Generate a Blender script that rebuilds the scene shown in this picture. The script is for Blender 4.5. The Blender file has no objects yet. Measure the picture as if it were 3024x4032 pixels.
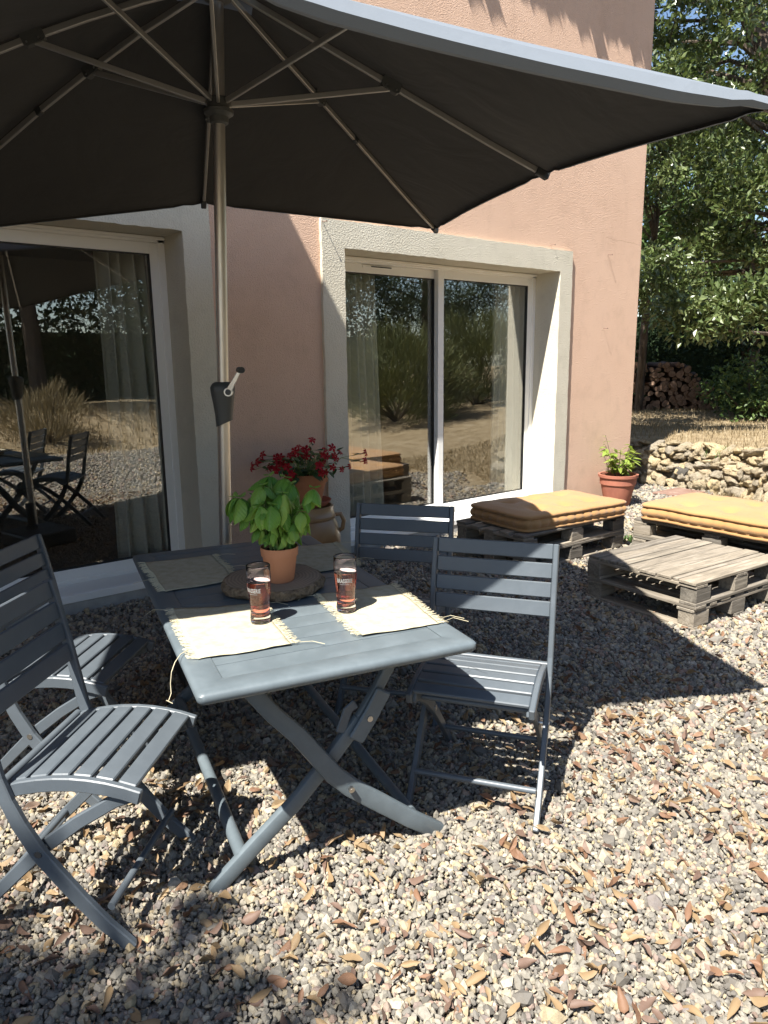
import bpy, bmesh, math, random
import numpy as np
from mathutils import Vector, Matrix, Euler, noise as mnoise

SC = bpy.context.scene
COL = SC.collection
rnd = random.Random(7)
rg = np.random.default_rng(11)

# ------------------------------------------------------------------ camera, world, sun, exposure
PITCH, ROLL, YAW, CAMH, FPX = 0.2032, -0.0121, 0.67625, 1.4207, 2851.5
cp, sp, cyw, syw = math.cos(PITCH), math.sin(PITCH), math.cos(YAW), math.sin(YAW)
FWD = Vector((syw * cp, cyw * cp, -sp)); RGT = Vector((cyw, -syw, 0)); UPV = RGT.cross(FWD)
R2 = RGT * math.cos(ROLL) + UPV * math.sin(ROLL); U2 = UPV * math.cos(ROLL) - RGT * math.sin(ROLL)
cam_data = bpy.data.cameras.new('camera'); cam = bpy.data.objects.new('camera', cam_data); COL.objects.link(cam)
cam.matrix_world = Matrix(((R2.x, U2.x, -FWD.x, 0), (R2.y, U2.y, -FWD.y, 0), (R2.z, U2.z, -FWD.z, CAMH), (0, 0, 0, 1)))
cam_data.sensor_fit = 'VERTICAL'; cam_data.sensor_height = 24.0; cam_data.lens = FPX / 4032 * 24.0
cam_data.clip_start = 0.05; cam_data.clip_end = 400
SC.camera = cam

SUN = Vector((0.603, 0.198, -1.0)).normalized()          # direction the light travels
world = bpy.data.worlds.new('World'); SC.world = world; world.use_nodes = True
wn = world.node_tree.nodes; wl = world.node_tree.links; wn.clear()
sky = wn.new('ShaderNodeTexSky'); sky.sky_type = 'NISHITA'; sky.sun_disc = False
sky.sun_elevation = math.asin(-SUN.z); sky.sun_rotation = math.atan2(-SUN.x, -SUN.y)
sky.air_density = 1.0; sky.dust_density = 0.6; sky.ozone_density = 1.5
bg = wn.new('ShaderNodeBackground'); bg.inputs['Strength'].default_value = 0.075
wo = wn.new('ShaderNodeOutputWorld')
wl.new(sky.outputs[0], bg.inputs[0]); wl.new(bg.outputs[0], wo.inputs[0])
sun_data = bpy.data.lights.new('sun', 'SUN'); sun_data.energy = 5.0; sun_data.angle = math.radians(0.53)
sun_data.color = (1.0, 0.955, 0.88)
sun = bpy.data.objects.new('sun', sun_data); COL.objects.link(sun)
sun.rotation_euler = SUN.to_track_quat('-Z', 'Y').to_euler(); sun.location = (-6, -2, 12)
SC.view_settings.view_transform = 'Standard'; SC.view_settings.look = 'None'
SC.view_settings.exposure = 1.42; SC.view_settings.gamma = 1.0; SC.view_settings.use_curve_mapping = False
SC.render.engine = 'CYCLES'
SC.cycles.max_bounces = 10; SC.cycles.transparent_max_bounces = 24; SC.cycles.transmission_bounces = 10
SC.cycles.glossy_bounces = 5; SC.cycles.diffuse_bounces = 4; SC.cycles.caustics_reflective = False
SC.cycles.caustics_refractive = False; SC.cycles.use_denoising = True

# ------------------------------------------------------------------ materials
def mat(name, base=(.5, .5, .5), rough=.6, metal=0.0, spec=.5):
    m = bpy.data.materials.new(name); m.use_nodes = True
    b = m.node_tree.nodes['Principled BSDF']
    b.inputs['Base Color'].default_value = (*base, 1); b.inputs['Roughness'].default_value = rough
    b.inputs['Metallic'].default_value = metal; b.inputs['Specular IOR Level'].default_value = spec
    return m, m.node_tree.nodes, m.node_tree.links, b

def texco(n, l, scale=(1, 1, 1), kind='Object'):
    tc = n.new('ShaderNodeTexCoord'); mp = n.new('ShaderNodeMapping'); mp.inputs['Scale'].default_value = scale
    l.new(tc.outputs[kind], mp.inputs[0]); return mp.outputs[0]

def noise_t(n, l, co, scale, detail=4, rough=.55, dist=0):
    t = n.new('ShaderNodeTexNoise'); t.inputs['Scale'].default_value = scale; t.inputs['Detail'].default_value = detail
    t.inputs['Roughness'].default_value = rough; t.inputs['Distortion'].default_value = dist
    l.new(co, t.inputs['Vector']); return t

def ramp(n, l, fac, stops):
    r = n.new('ShaderNodeValToRGB'); e = r.color_ramp.elements
    while len(e) < len(stops): e.new(.5)
    for k, (p, c) in enumerate(stops): e[k].position = p; e[k].color = (*c, 1)
    l.new(fac, r.inputs[0]); return r.outputs[0]

def mixc(n, l, a, b, fac, mode='MIX'):
    m = n.new('ShaderNodeMix'); m.data_type = 'RGBA'; m.blend_type = mode
    for s, v in ((m.inputs[0], fac), (m.inputs[6], a), (m.inputs[7], b)):
        if isinstance(v, (int, float)): s.default_value = v
        elif isinstance(v, tuple): s.default_value = (*v, 1)
        else: l.new(v, s)
    return m.outputs[2]

def math_n(n, l, op, a, b=None, c=None):
    m = n.new('ShaderNodeMath'); m.operation = op
    for s, v in zip(m.inputs, (a, b, c)):
        if v is None: continue
        if isinstance(v, (int, float)): s.default_value = v
        else: l.new(v, s)
    return m.outputs[0]

def bump(n, l, b, h, strength=.5, dist=.01):
    bp = n.new('ShaderNodeBump'); bp.inputs['Strength'].default_value = strength; bp.inputs['Distance'].default_value = dist
    l.new(h, bp.inputs['Height']); l.new(bp.outputs[0], b.inputs['Normal']); return bp

def plaster(name, ca, cb, cc, coarse=55, st=.75, stain=.25):
    m, n, l, b = mat(name, ca, .92, spec=.2)
    co = texco(n, l)
    big = noise_t(n, l, co, 1.3, 5, .6); fine = noise_t(n, l, co, 38, 4, .6)
    c = mixc(n, l, ca, cb, ramp(n, l, big.outputs[0], [(.35, (0, 0, 0)), (.7, (1, 1, 1))]))
    c = mixc(n, l, c, cc, math_n(n, l, 'MULTIPLY', fine.outputs[0], .35))
    sz_ = n.new('ShaderNodeSeparateXYZ'); l.new(co, sz_.inputs[0]); sp1 = noise_t(n, l, co, 7, 6, .7)
    low = math_n(n, l, 'SUBTRACT', math_n(n, l, 'MULTIPLY', sp1.outputs[0], .75), math_n(n, l, 'MULTIPLY', sz_.outputs[2], 1.6)); low = math_n(n, l, 'MINIMUM', math_n(n, l, 'MAXIMUM', low, 0), .6)
    c = mixc(n, l, c, (.33, .27, .20), low)
    bl2 = noise_t(n, l, co, 3.4, 7, .72); c = mixc(n, l, c, tuple(v * .80 for v in cb), math_n(n, l, 'MULTIPLY', ramp(n, l, bl2.outputs[0], [(.5, (0, 0, 0)), (.72, (1, 1, 1))]), .5))
    # vertical rain streaks
    co2 = texco(n, l, (9, 9, .7)); stn = noise_t(n, l, co2, 1.0, 5, .65)
    c = mixc(n, l, c, tuple(v * .78 for v in cb), math_n(n, l, 'MULTIPLY', ramp(n, l, stn.outputs[0], [(.55, (0, 0, 0)), (.8, (1, 1, 1))]), stain))
    h1 = noise_t(n, l, co, coarse, 8, .68, 0); vor = n.new('ShaderNodeTexVoronoi'); vor.inputs['Scale'].default_value = coarse * 1.4
    l.new(co, vor.inputs['Vector'])
    h = math_n(n, l, 'ADD', h1.outputs[0], math_n(n, l, 'MULTIPLY', vor.outputs[0], .5))
    bump(n, l, b, h, st, .008)
    return m, n, l, b, c, co

m_pink, n, l, b, c, co = plaster('pink_render', (.70, .485, .36), (.65, .44, .32), (.76, .56, .43), 105, .85)
# hairline cracks in the render above the right-hand door
sx = n.new('ShaderNodeSeparateXYZ'); l.new(co, sx.inputs[0])
w1 = noise_t(n, l, texco(n, l, (1, 1, 1)), 5, 6, .7)
zl = math_n(n, l, 'ADD', math_n(n, l, 'MULTIPLY', sx.outputs[0], -.025), math_n(n, l, 'MULTIPLY_ADD', w1.outputs[0], .045, 2.64))
dcr = math_n(n, l, 'ABSOLUTE', math_n(n, l, 'SUBTRACT', sx.outputs[2], zl))
cr = math_n(n, l, 'LESS_THAN', dcr, .0014)
cr = math_n(n, l, 'MULTIPLY', cr, math_n(n, l, 'GREATER_THAN', sx.outputs[0], 4.2))
cr = math_n(n, l, 'MULTIPLY', cr, math_n(n, l, 'LESS_THAN', sx.outputs[0], 6.4))
l.new(mixc(n, l, c, (.25, .13, .085), math_n(n, l, 'MULTIPLY', cr, .55)), b.inputs['Base Color'])

m_cream, n, l, b, c, co = plaster('cream_render', (.64, .60, .49), (.59, .55, .44), (.72, .68, .57), 75, .6, .3)
l.new(c, b.inputs['Base Color'])
m_white, n, l, b = mat('white_frame', (.84, .83, .79), .35)
m_conc, n, l, b = mat('concrete_threshold', (.36, .35, .33), .85)
t = noise_t(n, l, texco(n, l), 14, 6); l.new(ramp(n, l, t.outputs[0], [(.3, (.30, .29, .27)), (.7, (.42, .41, .38))]), b.inputs['Base Color']); bump(n, l, b, t.outputs[0], .3)
m_rubber, *_ = mat('black_seal', (.012, .012, .012), .5)
m_seal2, *_ = mat('dark_stile', (.03, .03, .032), .4)

def glass_sheet(name, f0, tint):
    m = bpy.data.materials.new(name); m.use_nodes = True; n = m.node_tree.nodes; l = m.node_tree.links; n.clear()
    out = n.new('ShaderNodeOutputMaterial'); tr = n.new('ShaderNodeBsdfTransparent'); gl = n.new('ShaderNodeBsdfGlossy')
    tr.inputs[0].default_value = (*tint, 1); gl.inputs['Roughness'].default_value = 0.0
    lw = n.new('ShaderNodeLayerWeight'); lw.inputs[0].default_value = .5
    p5 = math_n(n, l, 'POWER', lw.outputs['Facing'], 4.0)
    f = math_n(n, l, 'MULTIPLY_ADD', p5, 1 - f0, f0)
    mx = n.new('ShaderNodeMixShader'); l.new(f, mx.inputs[0]); l.new(tr.outputs[0], mx.inputs[1]); l.new(gl.outputs[0], mx.inputs[2])
    # faint waviness of real panes
    co = texco(n, l); wv = noise_t(n, l, co, 2.2, 1); bp = n.new('ShaderNodeBump'); bp.inputs['Strength'].default_value = .006; bp.inputs['Distance'].default_value = .02
    l.new(wv.outputs[0], bp.inputs['Height']); l.new(bp.outputs[0], gl.inputs['Normal'])
    l.new(mx.outputs[0], out.inputs[0]); return m
m_pane = glass_sheet('window_glass', .24, (.97, .985, .975))

def paint(name, base, rough=.45, dust=.12):
    m, n, l, b = mat(name, base, rough, spec=.5)
    co = texco(n, l); t = noise_t(n, l, co, 9, 6, .65); s = noise_t(n, l, co, 120, 2)
    f = ramp(n, l, t.outputs[0], [(.45, (0, 0, 0)), (.75, (1, 1, 1))])
    c = mixc(n, l, base, tuple(min(1, v * 1.6 + .03) for v in base), math_n(n, l, 'MULTIPLY', f, dust * 2))
    l.new(c, b.inputs['Base Color'])
    l.new(math_n(n, l, 'MULTIPLY_ADD', t.outputs[0], .25, rough - .12), b.inputs['Roughness'])
    bump(n, l, b, s.outputs[0], .08, .002); return m
m_chair = paint('anthracite_paint', (.086, .102, .117), .42)
m_table = paint('slate_paint', (.104, .128, .142), .45, .18)
m_steel, *_ = mat('steel_bolt', (.6, .58, .55), .3, 1.0)
m_alu, n, l, b = mat('brushed_aluminium', (.62, .59, .54), .32, 1.0)
t = noise_t(n, l, texco(n, l, (60, 60, 2)), 3, 5); l.new(math_n(n, l, 'MULTIPLY_ADD', t.outputs[0], .3, .24), b.inputs['Roughness'])
m_alu2, *_ = mat('anodised_rib', (.42, .40, .36), .45, .7)
m_plastic, *_ = mat('dark_plastic', (.032, .034, .034), .45)
m_plastic2, *_ = mat('grey_plastic', (.065, .066, .06), .5)

def fabric(name, base, alt, wscale, st=.15, rough=.9, sheen=.2):
    m, n, l, b = mat(name, base, rough, spec=.15)
    co = texco(n, l); t = noise_t(n, l, co, wscale, 3, .7); u = noise_t(n, l, co, 2.5, 4)
    c = mixc(n, l, base, alt, ramp(n, l, u.outputs[0], [(.35, (0, 0, 0)), (.7, (1, 1, 1))]))
    c = mixc(n, l, c, tuple(v * 1.35 for v in alt), math_n(n, l, 'MULTIPLY', ramp(n, l, t.outputs[0], [(.45, (0, 0, 0)), (.65, (1, 1, 1))]), .35))
    l.new(c, b.inputs['Base Color']); b.inputs['Sheen Weight'].default_value = sheen
    bump(n, l, b, t.outputs[0], st, .003); return m
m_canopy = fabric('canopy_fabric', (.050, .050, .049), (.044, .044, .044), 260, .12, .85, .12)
nt = m_canopy.node_tree; bs_ = nt.nodes['Principled BSDF']; ge = nt.nodes.new('ShaderNodeNewGeometry')       # sunlit look put into a paler outer side, shade into the darker underside
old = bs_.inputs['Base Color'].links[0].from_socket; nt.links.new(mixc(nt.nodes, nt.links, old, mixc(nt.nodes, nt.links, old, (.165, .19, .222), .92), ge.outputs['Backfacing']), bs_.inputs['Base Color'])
nt = m_canopy.node_tree; co = texco(nt.nodes, nt.links); wr = noise_t(nt.nodes, nt.links, co, 3.2, 3, .5, 1.2)
bp = [k for k in nt.nodes if k.type == 'BUMP'][0]; b2 = nt.nodes.new('ShaderNodeBump'); b2.inputs['Strength'].default_value = .16; b2.inputs['Distance'].default_value = .05
nt.links.new(wr.outputs[0], b2.inputs['Height']); nt.links.new(bp.outputs[0], b2.inputs['Normal']); nt.links.new(b2.outputs[0], nt.nodes['Principled BSDF'].inputs['Normal'])
m_cushion = fabric('mustard_canvas', (.375, .215, .09), (.33, .18, .07), 180, .25, .9, .3)
m_curtain, n, l, b = mat('curtain_linen', (.86, .83, .72), .9, spec=.1)
b.inputs['Transmission Weight'].default_value = 0.0
m_burlap, n, l, b = mat('burlap', (.66, .58, .38), .95, spec=.1)
wv1 = n.new('ShaderNodeTexWave'); wv2 = n.new('ShaderNodeTexWave')
for w_, dr in ((wv1, 'X'), (wv2, 'Y')):
    w_.bands_direction = dr; w_.inputs['Scale'].default_value = 160; w_.inputs['Distortion'].default_value = .8; w_.inputs['Detail'].default_value = 2
    l.new(texco(n, l), w_.inputs['Vector'])
hh = math_n(n, l, 'MULTIPLY', wv1.outputs['Fac'], wv2.outputs['Fac']); t = noise_t(n, l, texco(n, l), 30, 5)
c = mixc(n, l, (.52, .47, .345), (.42, .37, .25), ramp(n, l, t.outputs[0], [(.4, (0, 0, 0)), (.65, (1, 1, 1))]))
l.new(mixc(n, l, c, (.60, .55, .42), math_n(n, l, 'MULTIPLY', hh, .5)), b.inputs['Base Color']); bump(n, l, b, hh, .5, .002)
m_thread, *_ = mat('burlap_thread', (.62, .55, .38), .95, spec=.1)

def wood(name, c1, c2, c3, grain=14):
    m, n, l, b = mat(name, c1, .85, spec=.2)
    oi = n.new('ShaderNodeObjectInfo'); tc = n.new('ShaderNodeTexCoord'); ad = n.new('ShaderNodeVectorMath'); ad.operation = 'ADD'
    sc = n.new('ShaderNodeVectorMath'); sc.operation = 'SCALE'; sc.inputs[3].default_value = 37.0
    cb = n.new('ShaderNodeCombineXYZ'); l.new(oi.outputs['Random'], cb.inputs[0]); l.new(oi.outputs['Random'], cb.inputs[1]); l.new(oi.outputs['Random'], cb.inputs[2])
    l.new(cb.outputs[0], sc.inputs[0]); l.new(tc.outputs['Object'], ad.inputs[0]); l.new(sc.outputs[0], ad.inputs[1])
    mp = n.new('ShaderNodeMapping'); mp.inputs['Scale'].default_value = (2.2, 26, 26); l.new(ad.outputs[0], mp.inputs[0])
    g = noise_t(n, l, mp.outputs[0], 1.6, 7, .68, .9); bl = noise_t(n, l, ad.outputs[0], 6, 4)
    c = ramp(n, l, g.outputs[0], [(.30, c2), (.5, c1), (.72, c3)])
    c = mixc(n, l, c, tuple(v * .62 for v in c1), math_n(n, l, 'MULTIPLY', ramp(n, l, bl.outputs[0], [(.5, (0, 0, 0)), (.75, (1, 1, 1))]), .5))
    hv = n.new('ShaderNodeHueSaturation'); l.new(c, hv.inputs['Color']); l.new(math_n(n, l, 'MULTIPLY_ADD', oi.outputs['Random'], .75, .62), hv.inputs['Value'])
    l.new(math_n(n, l, 'MULTIPLY_ADD', oi.outputs['Random'], .35, .8), hv.inputs['Saturation'])
    l.new(hv.outputs[0], b.inputs['Base Color']); bump(n, l, b, g.outputs[0], .6, .006); return m
m_pallet = wood('weathered_pallet_wood', (.215, .185, .145), (.11, .097, .08), (.33, .295, .245))
m_pallet2 = wood('grey_pallet_wood', (.20, .175, .14), (.10, .09, .075), (.30, .27, .22))
m_log = wood('log_bark', (.14, .09, .066), (.06, .043, .032), (.22, .15, .11))
m_logend, n, l, b = mat('log_end', (.33, .20, .13), .9)
t = noise_t(n, l, texco(n, l), 22, 5); l.new(ramp(n, l, t.outputs[0], [(.3, (.15, .092, .065)), (.7, (.38, .25, .17))]), b.inputs['Base Color'])
m_slice, n, l, b = mat('wood_slice_top', (.30, .23, .16), .85)
wv = n.new('ShaderNodeTexWave'); wv.wave_type = 'RINGS'; wv.rings_direction = 'Z'; wv.inputs['Scale'].default_value = 26; wv.inputs['Distortion'].default_value = 3.5; wv.inputs['Detail'].default_value = 4
l.new(texco(n, l), wv.inputs['Vector']); t = noise_t(n, l, texco(n, l), 9, 5)
c = ramp(n, l, wv.outputs['Fac'], [(.2, (.24, .17, .11)), (.8, (.34, .26, .18))]); l.new(mixc(n, l, c, (.17, .13, .1), math_n(n, l, 'MULTIPLY', t.outputs[0], .7)), b.inputs['Base Color']); bump(n, l, b, wv.outputs['Fac'], .2, .003)
m_bark, n, l, b = mat('bark', (.20, .145, .10), .95, spec=.1)
vo = n.new('ShaderNodeTexVoronoi'); vo.inputs['Scale'].default_value = 60; l.new(texco(n, l, (1, 1, .5)), vo.inputs['Vector']); t = noise_t(n, l, texco(n, l), 40, 6, .7)
l.new(ramp(n, l, t.outputs[0], [(.3, (.09, .065, .045)), (.55, (.27, .20, .13)), (.75, (.42, .34, .24))]), b.inputs['Base Color'])
bump(n, l, b, math_n(n, l, 'ADD', vo.outputs[0], t.outputs[0]), .9, .012)
m_trunk, n, l, b = mat('tree_bark', (.10, .08, .06), .95, spec=.1)
t = noise_t(n, l, texco(n, l, (8, 8, 1.5)), 2, 7, .7); l.new(ramp(n, l, t.outputs[0], [(.3, (.04, .03, .025)), (.7, (.19, .15, .115))]), b.inputs['Base Color']); bump(n, l, b, t.outputs[0], .9, .05)

def terracotta(name, a, bb, sc=7):
    m, n, l, b = mat(name, a, .8, spec=.25)
    t = noise_t(n, l, texco(n, l), sc, 6, .65); u = noise_t(n, l, texco(n, l, (1, 1, .3)), 28, 4)
    c = mixc(n, l, a, bb, ramp(n, l, t.outputs[0], [(.4, (0, 0, 0)), (.7, (1, 1, 1))])); l.new(mixc(n, l, c, tuple(min(1, v * 1.3 + .05) for v in a), math_n(n, l, 'MULTIPLY', u.outputs[0], .3)), b.inputs['Base Color'])
    bump(n, l, b, u.outputs[0], .12, .003); return m
m_terra = terracotta('terracotta', (.44, .185, .085), (.36, .14, .07))
m_terra2 = terracotta('red_terracotta', (.36, .135, .085), (.27, .10, .07))
m_plasticpot = terracotta('terracotta_plastic', (.56, .25, .13), (.52, .225, .115), 3)
m_jar, n, l, b = mat('glazed_stoneware', (.33, .22, .12), .3)
tc = n.new('ShaderNodeTexCoord'); sz = n.new('ShaderNodeSeparateXYZ'); l.new(tc.outputs['Object'], sz.inputs[0]); t = noise_t(n, l, texco(n, l, (1, 1, .4)), 9, 6, .6)
hz = math_n(n, l, 'ADD', sz.outputs[2], math_n(n, l, 'MULTIPLY', t.outputs[0], .12))
c = ramp(n, l, hz, [(.30, (.24, .105, .03)), (.40, (.34, .19, .08)), (.56, (.40, .26, .13))]); l.new(mixc(n, l, c, (.20, .14, .09), math_n(n, l, 'MULTIPLY', t.outputs[0], .45)), b.inputs['Base Color'])
m_soil, n, l, b = mat('soil', (.022, .016, .012), 1.0, spec=.1); t = noise_t(n, l, texco(n, l), 60, 5); bump(n, l, b, t.outputs[0], 1, .01)

def leafmat(name, a, bb, cc, rough=.45, trans=.35, spec=.4):
    m = bpy.data.materials.new(name); m.use_nodes = True; n = m.node_tree.nodes; l = m.node_tree.links
    b = n['Principled BSDF']; out = n['Material Output']; b.inputs['Roughness'].default_value = rough; b.inputs['Specular IOR Level'].default_value = spec
    ge = n.new('ShaderNodeNewGeometry'); c = ramp(n, l, ge.outputs['Random Per Island'], [(.0, a), (.55, bb), (1.0, cc)])
    l.new(c, b.inputs['Base Color']); tl = n.new('ShaderNodeBsdfTranslucent')
    l.new(mixc(n, l, c, (1.0, .95, .30), .35, 'MULTIPLY'), tl.inputs[0]); mx = n.new('ShaderNodeMixShader'); mx.inputs[0].default_value = trans
    l.new(b.outputs[0], mx.inputs[1]); l.new(tl.outputs[0], mx.inputs[2]); l.new(mx.outputs[0], out.inputs[0]); return m
m_oak = leafmat('oak_leaf', (.055, .085, .025), (.11, .15, .045), (.20, .24, .10), .34, .3, .7)
m_pine = leafmat('pine_needle', (.035, .06, .022), (.06, .085, .03), (.10, .125, .05), .55, .2)
m_hedge = leafmat('hedge_leaf', (.014, .03, .013), (.024, .045, .018), (.04, .065, .026), .6, .15, .25)
m_bush = leafmat('bush_leaf', (.05, .09, .025), (.08, .13, .035), (.14, .20, .06), .5, .3)
m_broom = leafmat('broom_twig', (.07, .085, .03), (.11, .125, .045), (.17, .175, .07), .6, .25)
m_dryplant = leafmat('dry_twig', (.20, .16, .09), (.27, .22, .13), (.33, .28, .18), .8, .2, .1)
m_lime = leafmat('lime_leaf', (.20, .30, .045), (.28, .37, .065), (.36, .43, .11), .45, .4)
m_drygrass = leafmat('dry_grass_blade', (.23, .175, .10), (.32, .25, .15), (.42, .35, .235), .8, .25, .15)
m_weed = leafmat('weed_blade', (.06, .13, .03), (.10, .19, .05), (.2, .26, .09), .5, .3)
m_dryleaf_tan = leafmat('tan_dry_leaf', (.22, .145, .08), (.29, .20, .11), (.36, .27, .165), .6, .2, .3)
m_dryleaf_red = leafmat('rusty_dry_leaf', (.155, .085, .052), (.205, .115, .07), (.26, .16, .10), .6, .15, .3)
m_dryleaf_brown = leafmat('brown_dry_leaf', (.12, .075, .055), (.155, .10, .075), (.19, .135, .10), .6, .1, .3)
def basilmat():
    m = bpy.data.materials.new('basil_leaf'); m.use_nodes = True; n = m.node_tree.nodes; l = m.node_tree.links
    b = n['Principled BSDF']; out = n['Material Output']; b.inputs['Roughness'].default_value = .36; b.inputs['Specular IOR Level'].default_value = .45
    oi = n.new('ShaderNodeObjectInfo'); c = ramp(n, l, oi.outputs['Random'], [(0, (.10, .27, .035)), (.5, (.22, .43, .06)), (1, (.36, .54, .10))])
    co = texco(n, l); sp_ = n.new('ShaderNodeSeparateXYZ'); l.new(co, sp_.inputs[0])
    ax = math_n(n, l, 'ABSOLUTE', sp_.outputs[0]); mid = math_n(n, l, 'LESS_THAN', ax, .0016)
    v = math_n(n, l, 'SINE', math_n(n, l, 'MULTIPLY', math_n(n, l, 'SUBTRACT', sp_.outputs[1], math_n(n, l, 'MULTIPLY', ax, .8)), 520))
    vein = math_n(n, l, 'MAXIMUM', mid, math_n(n, l, 'MULTIPLY', math_n(n, l, 'GREATER_THAN', v, .86), .55))
    c = mixc(n, l, c, (.28, .42, .12), math_n(n, l, 'MULTIPLY', vein, .55)); l.new(c, b.inputs['Base Color'])
    bump(n, l, b, math_n(n, l, 'SUBTRACT', v, math_n(n, l, 'MULTIPLY', mid, 2)), .35, .002)
    tl = n.new('ShaderNodeBsdfTranslucent'); l.new(mixc(n, l, c, (1, 1, .3), .3, 'MULTIPLY'), tl.inputs[0]); mx = n.new('ShaderNodeMixShader'); mx.inputs[0].default_value = .35
    l.new(b.outputs[0], mx.inputs[1]); l.new(tl.outputs[0], mx.inputs[2]); l.new(mx.outputs[0], out.inputs[0]); return m
m_basil = basilmat()
m_stem, *_ = mat('green_stem', (.20, .27, .07), .6)
m_darkleaf = leafmat('glossy_dark_leaf', (.03, .07, .025), (.045, .10, .03), (.08, .14, .05), .35, .2, .5)
m_petal = leafmat('crimson_petal', (.26, .006, .012), (.36, .012, .022), (.45, .03, .04), .6, .25, .2)

m_gravel, n, l, b = mat('gravel_stone', (.4, .38, .34), .9, spec=.2)
ge = n.new('ShaderNodeNewGeometry')
c = ramp(n, l, ge.outputs['Random Per Island'], [(0, (.115, .105, .09)), (.16, (.17, .158, .14)), (.34, (.225, .208, .175)), (.5, (.27, .25, .21)), (.64, (.34, .30, .225)), (.78, (.36, .285, .17)), (.86, (.41, .375, .31)), (.93, (.29, .20, .155)), (1.0, (.155, .15, .147))])
t = noise_t(n, l, texco(n, l), 95, 5, .7)
c = mixc(n, l, c, (.13, .11, .085), math_n(n, l, 'MULTIPLY', ramp(n, l, t.outputs[0], [(.45, (0, 0, 0)), (.75, (1, 1, 1))]), .55)); l.new(c, b.inputs['Base Color']); bump(n, l, b, t.outputs[0], .35, .004)
m_rock, n, l, b = mat('limestone', (.46, .36, .22), .95, spec=.1)
oi = n.new('ShaderNodeObjectInfo'); t = noise_t(n, l, texco(n, l), 9, 7, .7); u = noise_t(n, l, texco(n, l), 34, 5, .7)
c = ramp(n, l, t.outputs[0], [(.28, (.30, .225, .125)), (.5, (.55, .44, .27)), (.75, (.68, .59, .42))]); hv = n.new('ShaderNodeHueSaturation'); l.new(c, hv.inputs['Color'])
l.new(math_n(n, l, 'MULTIPLY_ADD', oi.outputs['Random'], .35, .78), hv.inputs['Value']); l.new(math_n(n, l, 'MULTIPLY_ADD', oi.outputs['Random'], .4, .65), hv.inputs['Saturation']); l.new(hv.outputs[0], b.inputs['Base Color'])
bump(n, l, b, math_n(n, l, 'ADD', t.outputs[0], u.outputs[0]), .9, .03)
m_rockdark, n, l, b = mat('dark_limestone', (.13, .12, .10), .95); t = noise_t(n, l, texco(n, l), 30, 6, .7); l.new(ramp(n, l, t.outputs[0], [(.35, (.07, .065, .055)), (.7, (.24, .22, .19))]), b.inputs['Base Color']); bump(n, l, b, t.outputs[0], 1, .03)
m_rust, n, l, b = mat('rusty_plate', (.22, .13, .10), .7); t = noise_t(n, l, texco(n, l), 7, 6, .7); l.new(ramp(n, l, t.outputs[0], [(.35, (.17, .09, .065)), (.62, (.26, .17, .13)), (.8, (.5, .43, .36))]), b.inputs['Base Color'])
m_pipe, *_ = mat('grey_pipe', (.5, .5, .48), .5)
m_room, *_ = mat('room_wall', (.40, .37, .32), .9)
m_tile, *_ = mat('room_floor', (.20, .15, .11), .35)
m_rooftile = terracotta('roof_tile', (.42, .20, .11), (.33, .15, .09))
m_dark_table, *_ = mat('indoor_furniture', (.05, .04, .035), .6)

# ground: gravel yard bed that gives way to dry grass
m_ground, n, l, b = mat('ground', (.3, .27, .22), .97, spec=.1)
co = texco(n, l); s_ = n.new('ShaderNodeSeparateXYZ'); l.new(co, s_.inputs[0]); X, Yc = s_.outputs[0], s_.outputs[1]
wob = noise_t(n, l, co, .8, 5, .65); wo_ = math_n(n, l, 'MULTIPLY_ADD', wob.outputs[0], 2.0, -1.0)
# grass where x beyond the right edge, or behind the yard
gx = math_n(n, l, 'SUBTRACT', math_n(n, l, 'ADD', X, math_n(n, l, 'MULTIPLY', wo_, .7)), math_n(n, l, 'MINIMUM', math_n(n, l, 'MULTIPLY_ADD', math_n(n, l, 'MAXIMUM', math_n(n, l, 'SUBTRACT', Yc, 3.3), 0), 4.0, 6.15), 7.75))
gy = math_n(n, l, 'SUBTRACT', math_n(n, l, 'MULTIPLY_ADD', X, .0, -3.4), math_n(n, l, 'ADD', Yc, math_n(n, l, 'MULTIPLY', wo_, .8)))
g = math_n(n, l, 'MAXIMUM', gx, gy); gm = math_n(n, l, 'MULTIPLY_ADD', g, 2.5, .5); gm = math_n(n, l, 'MINIMUM', math_n(n, l, 'MAXIMUM', gm, 0), 1)
vf = n.new('ShaderNodeTexVoronoi'); vf.inputs['Scale'].default_value = 52; l.new(co, vf.inputs['Vector'])
sv = n.new('ShaderNodeSeparateColor'); l.new(vf.outputs['Color'], sv.inputs[0])
cg = ramp(n, l, sv.outputs[0], [(0, (.13, .12, .105)), (.3, (.24, .225, .2)), (.55, (.33, .31, .27)), (.75, (.42, .37, .28)), (1, (.34, .32, .3))])
cg = mixc(n, l, cg, (.10, .085, .07), ramp(n, l, vf.outputs['Distance'], [(.45, (0, 0, 0)), (.8, (1, 1, 1))]))
gt = noise_t(n, l, texco(n, l, (1, 1, 1)), 6, 8, .72); gt2 = noise_t(n, l, texco(n, l, (3, 9, 1)), 14, 5, .7)
cd = ramp(n, l, gt.outputs[0], [(.3, (.18, .13, .075)), (.5, (.31, .24, .145)), (.72, (.43, .355, .24))]); cd = mixc(n, l, cd, (.17, .115, .06), math_n(n, l, 'MULTIPLY', ramp(n, l, gt2.outputs[0], [(.5, (0, 0, 0)), (.7, (1, 1, 1))]), .55))
l.new(mixc(n, l, cg, cd, gm), b.inputs['Base Color'])
hh = mixc(n, l, math_n(n, l, 'SUBTRACT', 1.0, vf.outputs['Distance']), math_n(n, l, 'ADD', gt.outputs[0], gt2.outputs[0]), gm); bump(n, l, b, hh, .9, .02)

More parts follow.
